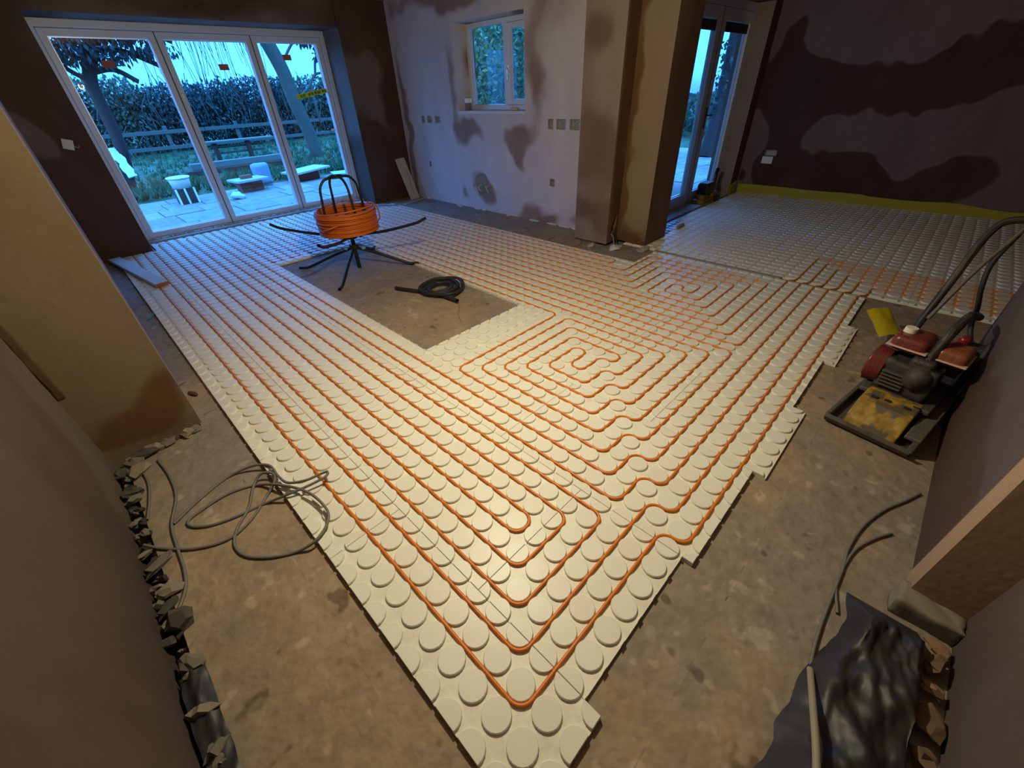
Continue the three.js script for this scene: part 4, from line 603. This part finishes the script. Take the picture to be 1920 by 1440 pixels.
{
  const wood = hexm('#5a574a', 0.9), brown = hexm('#54301f', 0.85), paleWood = hexm('#6e6a5c', 0.9);
  const f = thing('post_rail_fence', 'weathered post and rail fence at the end of the lawn', 'fence', [0, GY, -20]);
  for (const x of [1.2, 3.43, 5.66, 8.29, 10.7, 13]) part(f, 'post', rbox(x - 0.055, x + 0.055, 0, 0.95, -0.05, 0.05, 0.01), wood);
  for (const y of [0.78, 0.32]) for (let k = 0; k < 3; k++) part(f, 'rail', rbox(0 + k * 4.6, 4.58 + k * 4.6, y - 0.055, y + 0.055, 0.051, 0.09, 0.008), wood);
  const b = thing('garden_bench', 'old timber bench standing on the lawn before the hedge', 'bench', [4.1, GY, -14.9]);
  part(b, 'top_board', rbox(-0.95, 0.95, 0.64, 0.69, -0.16, 0.16, 0.01), paleWood);
  for (const x of [-0.6, 0.25]) part(b, 'leg', rbox(x - 0.05, x + 0.05, 0.2, 0.64, -0.08, 0.08, 0.01), brown);
  for (const y of [0.36, 0.5]) part(b, 'slat', rbox(-0.7, 0.7, y, y + 0.05, -0.13, -0.09, 0.006), wood);
  part(b, 'foot', rbox(-0.8, 0.8, 0.0, 0.2, -0.14, 0.14, 0.01), wood);
  for (let k = 0; k < 3; k++) single('timber_sleeper', rbox(-1.25, 1.25, 0, 0.14, -0.11, 0.11, 0.012).rotateY([-0.02, 0.03, -0.01][k]).translate([3.7, 3.95, 3.85][k], GY + [0, 0, 0.141][k], [-14.05, -14.35, -14.2][k]), k === 2 ? paleWood : brown, ['front red brown sleeper lying on the lawn before the bench', 'rear red brown sleeper lying on the lawn before the bench', 'grey sleeper lying on top of the two brown sleepers'][k], 'sleeper', 'sleepers before the bench');
  // tub on a stand
  const st = thing('plant_stand', 'dark stand with white legs on the patio edge', 'stand', [1.62, GY + 0.02, -10.3]);
  part(st, 'core', rbox(-0.15, 0.15, 0.0, 0.26, -0.13, 0.13, 0.01), hexm('#4a2f2a', 0.8)); for (const x of [-0.14, 0.0, 0.15]) part(st, 'leg', rbox(x - 0.016, x + 0.016, 0, 0.26, 0.131, 0.15, 0.004), M.white);
  const tub = thing('plastic_tub', 'white plastic tub on the dark stand at the patio edge', 'tub', [1.62, GY + 0.281, -10.3]);
  part(tub, 'body', new THREE.LatheGeometry([[0.001, 0], [0.15, 0], [0.165, 0.12], [0.175, 0.17], [0.001, 0.165]].map(p => new THREE.Vector2(...p)), 24), hexm('#dcd9c8', 0.5)); part(tub, 'rim', new THREE.TorusGeometry(0.178, 0.014, 8, 28).rotateX(Q).translate(0, 0.172, 0), hexm('#e2dfd2', 0.5));
  // brick stack with slabs and a sack
  const bs = thing('brick_stack', 'stack of red bricks at the far edge of the patio', 'bricks', [2.83, GY + 0.022, -10.55]), bg = new RoundedBoxGeometry(0.215, 0.06, 0.1, 1, 0.004), reds = [hexm('#8a4a38', 0.9), hexm('#7a3f32', 0.9), hexm('#94543f', 0.9)];
  for (let y = 0; y < 3; y++) for (let x = 0; x < 2; x++) for (let z = 0; z < 3; z++) { const o = part(bs, 'brick', bg, reds[(x + y + z) % 3]); o.position.set(-0.11 + x * 0.22, 0.031 + y * 0.063, -0.11 + z * 0.11); }
  single('paving_slab', rbox(-0.32, 0.32, 0, 0.04, -0.25, 0.25, 0.006).rotateY(0.15).translate(2.83, GY + 0.213, -10.5), hexm('#9aa2a6', 0.8), 'grey paving slab lying on the stack of red bricks', 'slab', 'loose paving slabs');
  single('brick', bg.clone().rotateY(0.1).translate(2.8, GY + 0.285, -10.5), reds[0], 'single brick lying on the grey paving slab', 'brick');
  single('cement_sack', rough(new RoundedBoxGeometry(0.36, 0.42, 0.2, 5, 0.08), 0.03, 9, 821).translate(3.25, GY + 0.25, -10.9), hexm('#7f8d96', 0.8), 'grey blue sack standing behind the stack of red bricks', 'sack');
  const p2 = single('paving_slab', rbox(-0.45, 0.45, 0, 0.04, -0.3, 0.3, 0.006).rotateY(0.2).rotateZ(0.05).translate(4.15, GY + 0.2, -10.75), hexm('#aba694', 0.8), 'pale paving slab propped on bricks at the right of the patio', 'slab', 'loose paving slabs');
  single('brick_stack', merge([rbox(-0.3, 0.25, 0, 0.16, -0.12, 0.12, 0.006)]).translate(4.15, GY + 0.022, -10.8), reds[1], 'low stack of dark bricks under the propped pale slab', 'bricks');
  single('paving_slab', rbox(-0.4, 0.4, 0, 0.05, -0.25, 0.25, 0.006).rotateY(-0.3).translate(5.1, GY + 0.03, -10.6), hexm('#a9b0ac', 0.8), 'pale paving slab lying flat at the right end of the patio', 'slab', 'loose paving slabs');
  single('plastic_bag', rough(new THREE.SphereGeometry(0.1, 18, 12).scale(1.3, 0.6, 1), 0.05, 12, 831).translate(2.35, GY + 0.07, -9.8), hexm('#b9c6cf', 0.4), 'crumpled pale plastic bag on the patio', 'bag');
  single('plastic_sheet', rough(new THREE.BoxGeometry(0.16, 0.02, 1.3, 6, 1, 26), 0.04, 6, 833).rotateX(0.35).translate(1.15, GY + 0.62, -12.4), hexm('#c7d2da', 0.4), 'long strip of pale plastic hanging at the left of the lawn', 'plastic sheet');
}
// foliage: leaf sheets placed through a set of round masses
const leafGeo = (() => { const g = new THREE.BufferGeometry(); g.setAttribute('position', new THREE.Float32BufferAttribute([0, 0, 0, 0.35, 0.5, 0.06, 0, 1, 0, 0, 0, 0, 0, 1, 0, -0.35, 0.5, 0.06], 3)); g.computeVertexNormals(); return g; })();
const leafMat = new THREE.MeshPhysicalMaterial({ color: 0xffffff, roughness: 0.9, side: THREE.DoubleSide, transmission: 0.25, thickness: 0 });
function foliage(parent, name, masses, count, size, colors, droop = 0) {
  const im = new THREE.InstancedMesh(leafGeo, leafMat, count), m = new THREE.Matrix4(), q = new THREE.Quaternion(), e = new THREE.Euler(), c = new THREE.Color(), total = masses.reduce((a, k) => a + k[3] * k[4] * k[5], 0);
  let n = 0; for (const k of masses) { const share = Math.round(count * k[3] * k[4] * k[5] / total); for (let a = 0; a < share && n < count; a++) { let x, y, z, d; do { x = rr(-1, 1); y = rr(-1, 1); z = rr(-1, 1); d = x * x + y * y + z * z; } while (d > 1); const s = size * rr(0.6, 1.4); e.set(rr(0, 6.3) * (1 - droop) + Math.PI * droop, rr(0, 6.3), rr(-0.6, 0.6)); q.setFromEuler(e); m.compose(V(k[0] + x * k[3], k[1] + y * k[4], k[2] + z * k[5]), q, V(s, s * (1 + droop), s)); im.setMatrixAt(n, m); const w = colors[Math.floor(rnd() * colors.length)], v = rr(0.7, 1.3); c.setRGB(w[0] * v, w[1] * v, w[2] * v); im.setColorAt(n, c); n++; } }
  im.count = n; shade(im).name = name; im.userData.kind = 'stuff'; parent.add(im);
}
{
  const bark = hexm('#5c5145', 0.95), barkPale = hexm('#4d4f42', 0.95), barkDark = hexm('#33271f', 0.95), twig = hexm('#3d332b', 0.95);
  const DK = [[0.022, 0.045, 0.03], [0.03, 0.055, 0.035], [0.018, 0.035, 0.026], [0.045, 0.06, 0.035]], MID = [[0.05, 0.09, 0.04], [0.08, 0.12, 0.05], [0.10, 0.10, 0.05], [0.06, 0.07, 0.045]], PALE = [[0.10, 0.17, 0.07], [0.14, 0.20, 0.09], [0.3, 0.24, 0.05], [0.07, 0.13, 0.06]];  // leaf colours: dark green, middling green, pale green with some yellow
  // hedge in eight bushes side by side
  for (let k = 0; k < 8; k++) {
    const x = -0.5 + k * 2.62, h = [2.2, 2.45, 2.2, 2.35, 2.3, 2.5, 2.3, 2.4][k];
    const t = thing('hedge_bush', `dark hedge bush behind the fence, ${ORD[k]} from the left`, 'bush', [x, GY, -22.5], 0, 'hedge bushes behind the fence');
    foliage(t, 'foliage', [[0, h * 0.6, 0, 1.3, h * 0.42, 0.9], [-0.75, h * 0.36, 0, 0.95, h * 0.4, 0.9], [0.75, h * 0.36, 0, 0.95, h * 0.4, 0.9], [0.95, h * 0.7, 0, 0.75, h * 0.3, 0.8], [-0.95, h * 0.68, 0, 0.75, h * 0.3, 0.8]], 11000, 0.125, k % 3 === 1 ? MID : DK);
    const tw = []; for (let q = 0; q < 26; q++) { const a = rr(-1.4, 1.4), y = rr(0.4, h * 0.95); tw.push(curve([[a, y - 0.4, 1.0], [a + rr(-0.1, 0.1), y, 1.15], [a + rr(-0.3, 0.3), y + rr(0.2, 0.5), 1.1]], 0.012, 5, 4)); }
    part(t, 'twigs', merge(tw), barkPale).userData.kind = 'stuff';
  }
  // conifer at the left with a bent trunk
  const c = thing('conifer_tree', 'dark conifer with a bent trunk at the left of the garden', 'tree', [1.1, GY, -13]);
  part(c, 'trunk', curve([[0.0, 0, -0.1], [0.2, 0.8, 0], [0.25, 1.5, 0], [0.28, 2.0, 0], [0.55, 2.5, 0], [0.9, 3.1, 0], [1.0, 4.2, 0]], 0.11, 40, 9), barkDark);
  for (const p of [[[0.28, 1.95, 0], [-0.1, 2.3, 0.1], [-0.3, 2.8, 0.2]], [[0.55, 2.5, 0], [1.0, 2.45, 0.1], [1.5, 2.2, 0.3]], [[0.3, 2.1, 0], [0.7, 2.15, 0.2], [1.0, 1.95, 0.3]], [[0.55, 2.6, 0], [1.2, 2.9, 0], [1.9, 2.6, 0.2]]]) part(c, 'branch', curve(p, 0.045, 14, 6), barkDark);
  foliage(c, 'foliage', [[0.5, 2.95, 0.2, 0.7, 0.32, 0.6], [1.2, 2.78, 0.2, 0.75, 0.2, 0.5], [1.55, 2.45, 0.3, 0.42, 0.12, 0.35], [0.0, 2.6, 0.2, 0.45, 0.4, 0.4], [0.75, 3.6, 0, 1.4, 0.5, 1], [0.6, 2.5, 0.2, 0.7, 0.3, 0.4]], 9000, 0.085, DK, 0.5);
  // leaning tree at the right
  const w = thing('leaning_tree', 'grey leaning tree trunk behind the right leaf of the folding doors', 'tree', [6.15, GY, -15]);
  part(w, 'trunk', curve([[0.15, 0, 0], [0.05, 0.8, 0], [-0.08, 1.4, 0], [-0.18, 2.2, 0], [-0.4, 2.9, 0], [-0.7, 3.8, 0], [-1.0, 4.8, 0]], 0.19, 40, 10), barkPale);
  for (const p of [[[-0.1, 1.5, 0.1], [0.4, 1.8, 0.1], [0.7, 2.1, 0.1], [1.0, 2.15, 0.1]], [[0.5, 1.85, 0.1], [0.45, 1.4, 0.15], [0.5, 0.9, 0.1]], [[-0.2, 2.3, 0], [0.4, 2.9, 0], [1.1, 3.3, 0]], [[0.7, 2.1, 0.1], [0.9, 2.5, 0], [1.3, 2.8, 0]]]) part(w, 'branch', curve(p, 0.035, 16, 6), bark);
  foliage(w, 'foliage', [[1.3, 2.6, 0.2, 0.5, 0.5, 0.4], [0.7, 3.1, 0, 0.6, 0.3, 0.4], [1.55, 2.0, 0, 0.35, 0.6, 0.4]], 1500, 0.10, DK, 0.6);
  // hanging twigs of a bare tree whose crown is above the picture
  const b = thing('weeping_tree', 'bare weeping tree with thin twigs hanging before the sky', 'tree', [3.4, GY, -13.6]), tw = [];
  part(b, 'trunk', curve([[9.4, 0, -5], [8.6, 2.4, -5], [5.8, 4.2, -3], [1.2, 4.3, 0], [-0.5, 4.2, 0.6], [-1.2, 4.0, 0.8]], 0.13, 40, 8), bark);
  for (let k = 0; k < 55; k++) { const x = rr(-0.9, 1.3), z = rr(-0.5, 1.6), len = rr(0.5, 2.1), s = rr(-0.35, 0.35); tw.push(curve([[x, 4.1, z], [x + s, 3.4, z + 0.05], [x + s * 1.4 + rr(-0.08, 0.08), 3.4 - len * 0.5, z], [x + s * 1.2 + rr(-0.15, 0.15), 3.4 - len, z]], 0.0055, 10, 4)); }
  part(b, 'twigs', merge(tw), twig).userData.kind = 'stuff';
  // bushes seen through the small window and the French doors
  const s1 = thing('garden_shrub', 'leafy green shrub with yellow leaves outside the small window', 'bush', [8.2, GY, -8.2]);
  part(s1, 'stems', merge([[[0, 0, 0], [0.1, 1, 0], [0.3, 2.2, 0]], [[0, 0, 0.1], [-0.4, 1, 0.3], [-0.6, 2.3, 0.6]], [[0, 0, 0], [0.3, 1.2, -0.5], [0.4, 2.6, -0.9]]].map(p => curve(p, 0.03, 12, 5))), bark);
  foliage(s1, 'foliage', [[0, 1.4, 0, 1.6, 1.6, 1.9], [0.5, 2.6, -0.4, 1.2, 0.9, 1.4]], 10000, 0.09, PALE, 0.3);
  const s2 = thing('garden_shrub', 'tall dark shrub farther off behind the leafy one', 'bush', [12.5, GY, -12.0]);
  part(s2, 'stem', curve([[0, 0, 0], [0.2, 1.4, 0.1], [0.1, 3, 0]], 0.08, 14, 7), bark);
  foliage(s2, 'foliage', [[0, 2.2, 0, 2.6, 2.4, 3.0]], 9000, 0.2, DK.concat(MID));
  const t2 = thing('ivy_tree', 'dark ivy clad tree trunk outside the French doors', 'tree', [11.6, GY, -4.6]);
  part(t2, 'trunk', curve([[-0.1, 0, 0], [0.1, 0.7, 0.02], [0.25, 1.5, 0], [0.3, 2.6, 0], [0.5, 4, 0]], 0.2, 30, 9), barkDark);
  part(t2, 'branch', curve([[0.2, 1.4, 0], [0.7, 2.2, 0.2], [1.3, 3.4, 0.3]], 0.07, 14, 6), barkDark);
  foliage(t2, 'foliage', [[0.2, 1.5, 0, 0.34, 1.3, 0.34], [0.5, 3.0, 0, 0.9, 0.6, 0.8]], 1500, 0.1, DK);
  const s3 = thing('garden_shrub', 'grey green bushes at the end of the terrace', 'bush', [19, GY, -8.0]);
  part(s3, 'stems', merge([-2, -0.7, 0.8, 2.1].map(z => curve([[0, 0, z], [0.1, 0.5, z + 0.1], [0.3, 1.0, z]], 0.04, 8, 6))), bark);
  foliage(s3, 'foliage', [[0, 0.5, 0, 3.4, 0.6, 4.6]], 6000, 0.2, MID);
}
renderer.render(scene, camera);
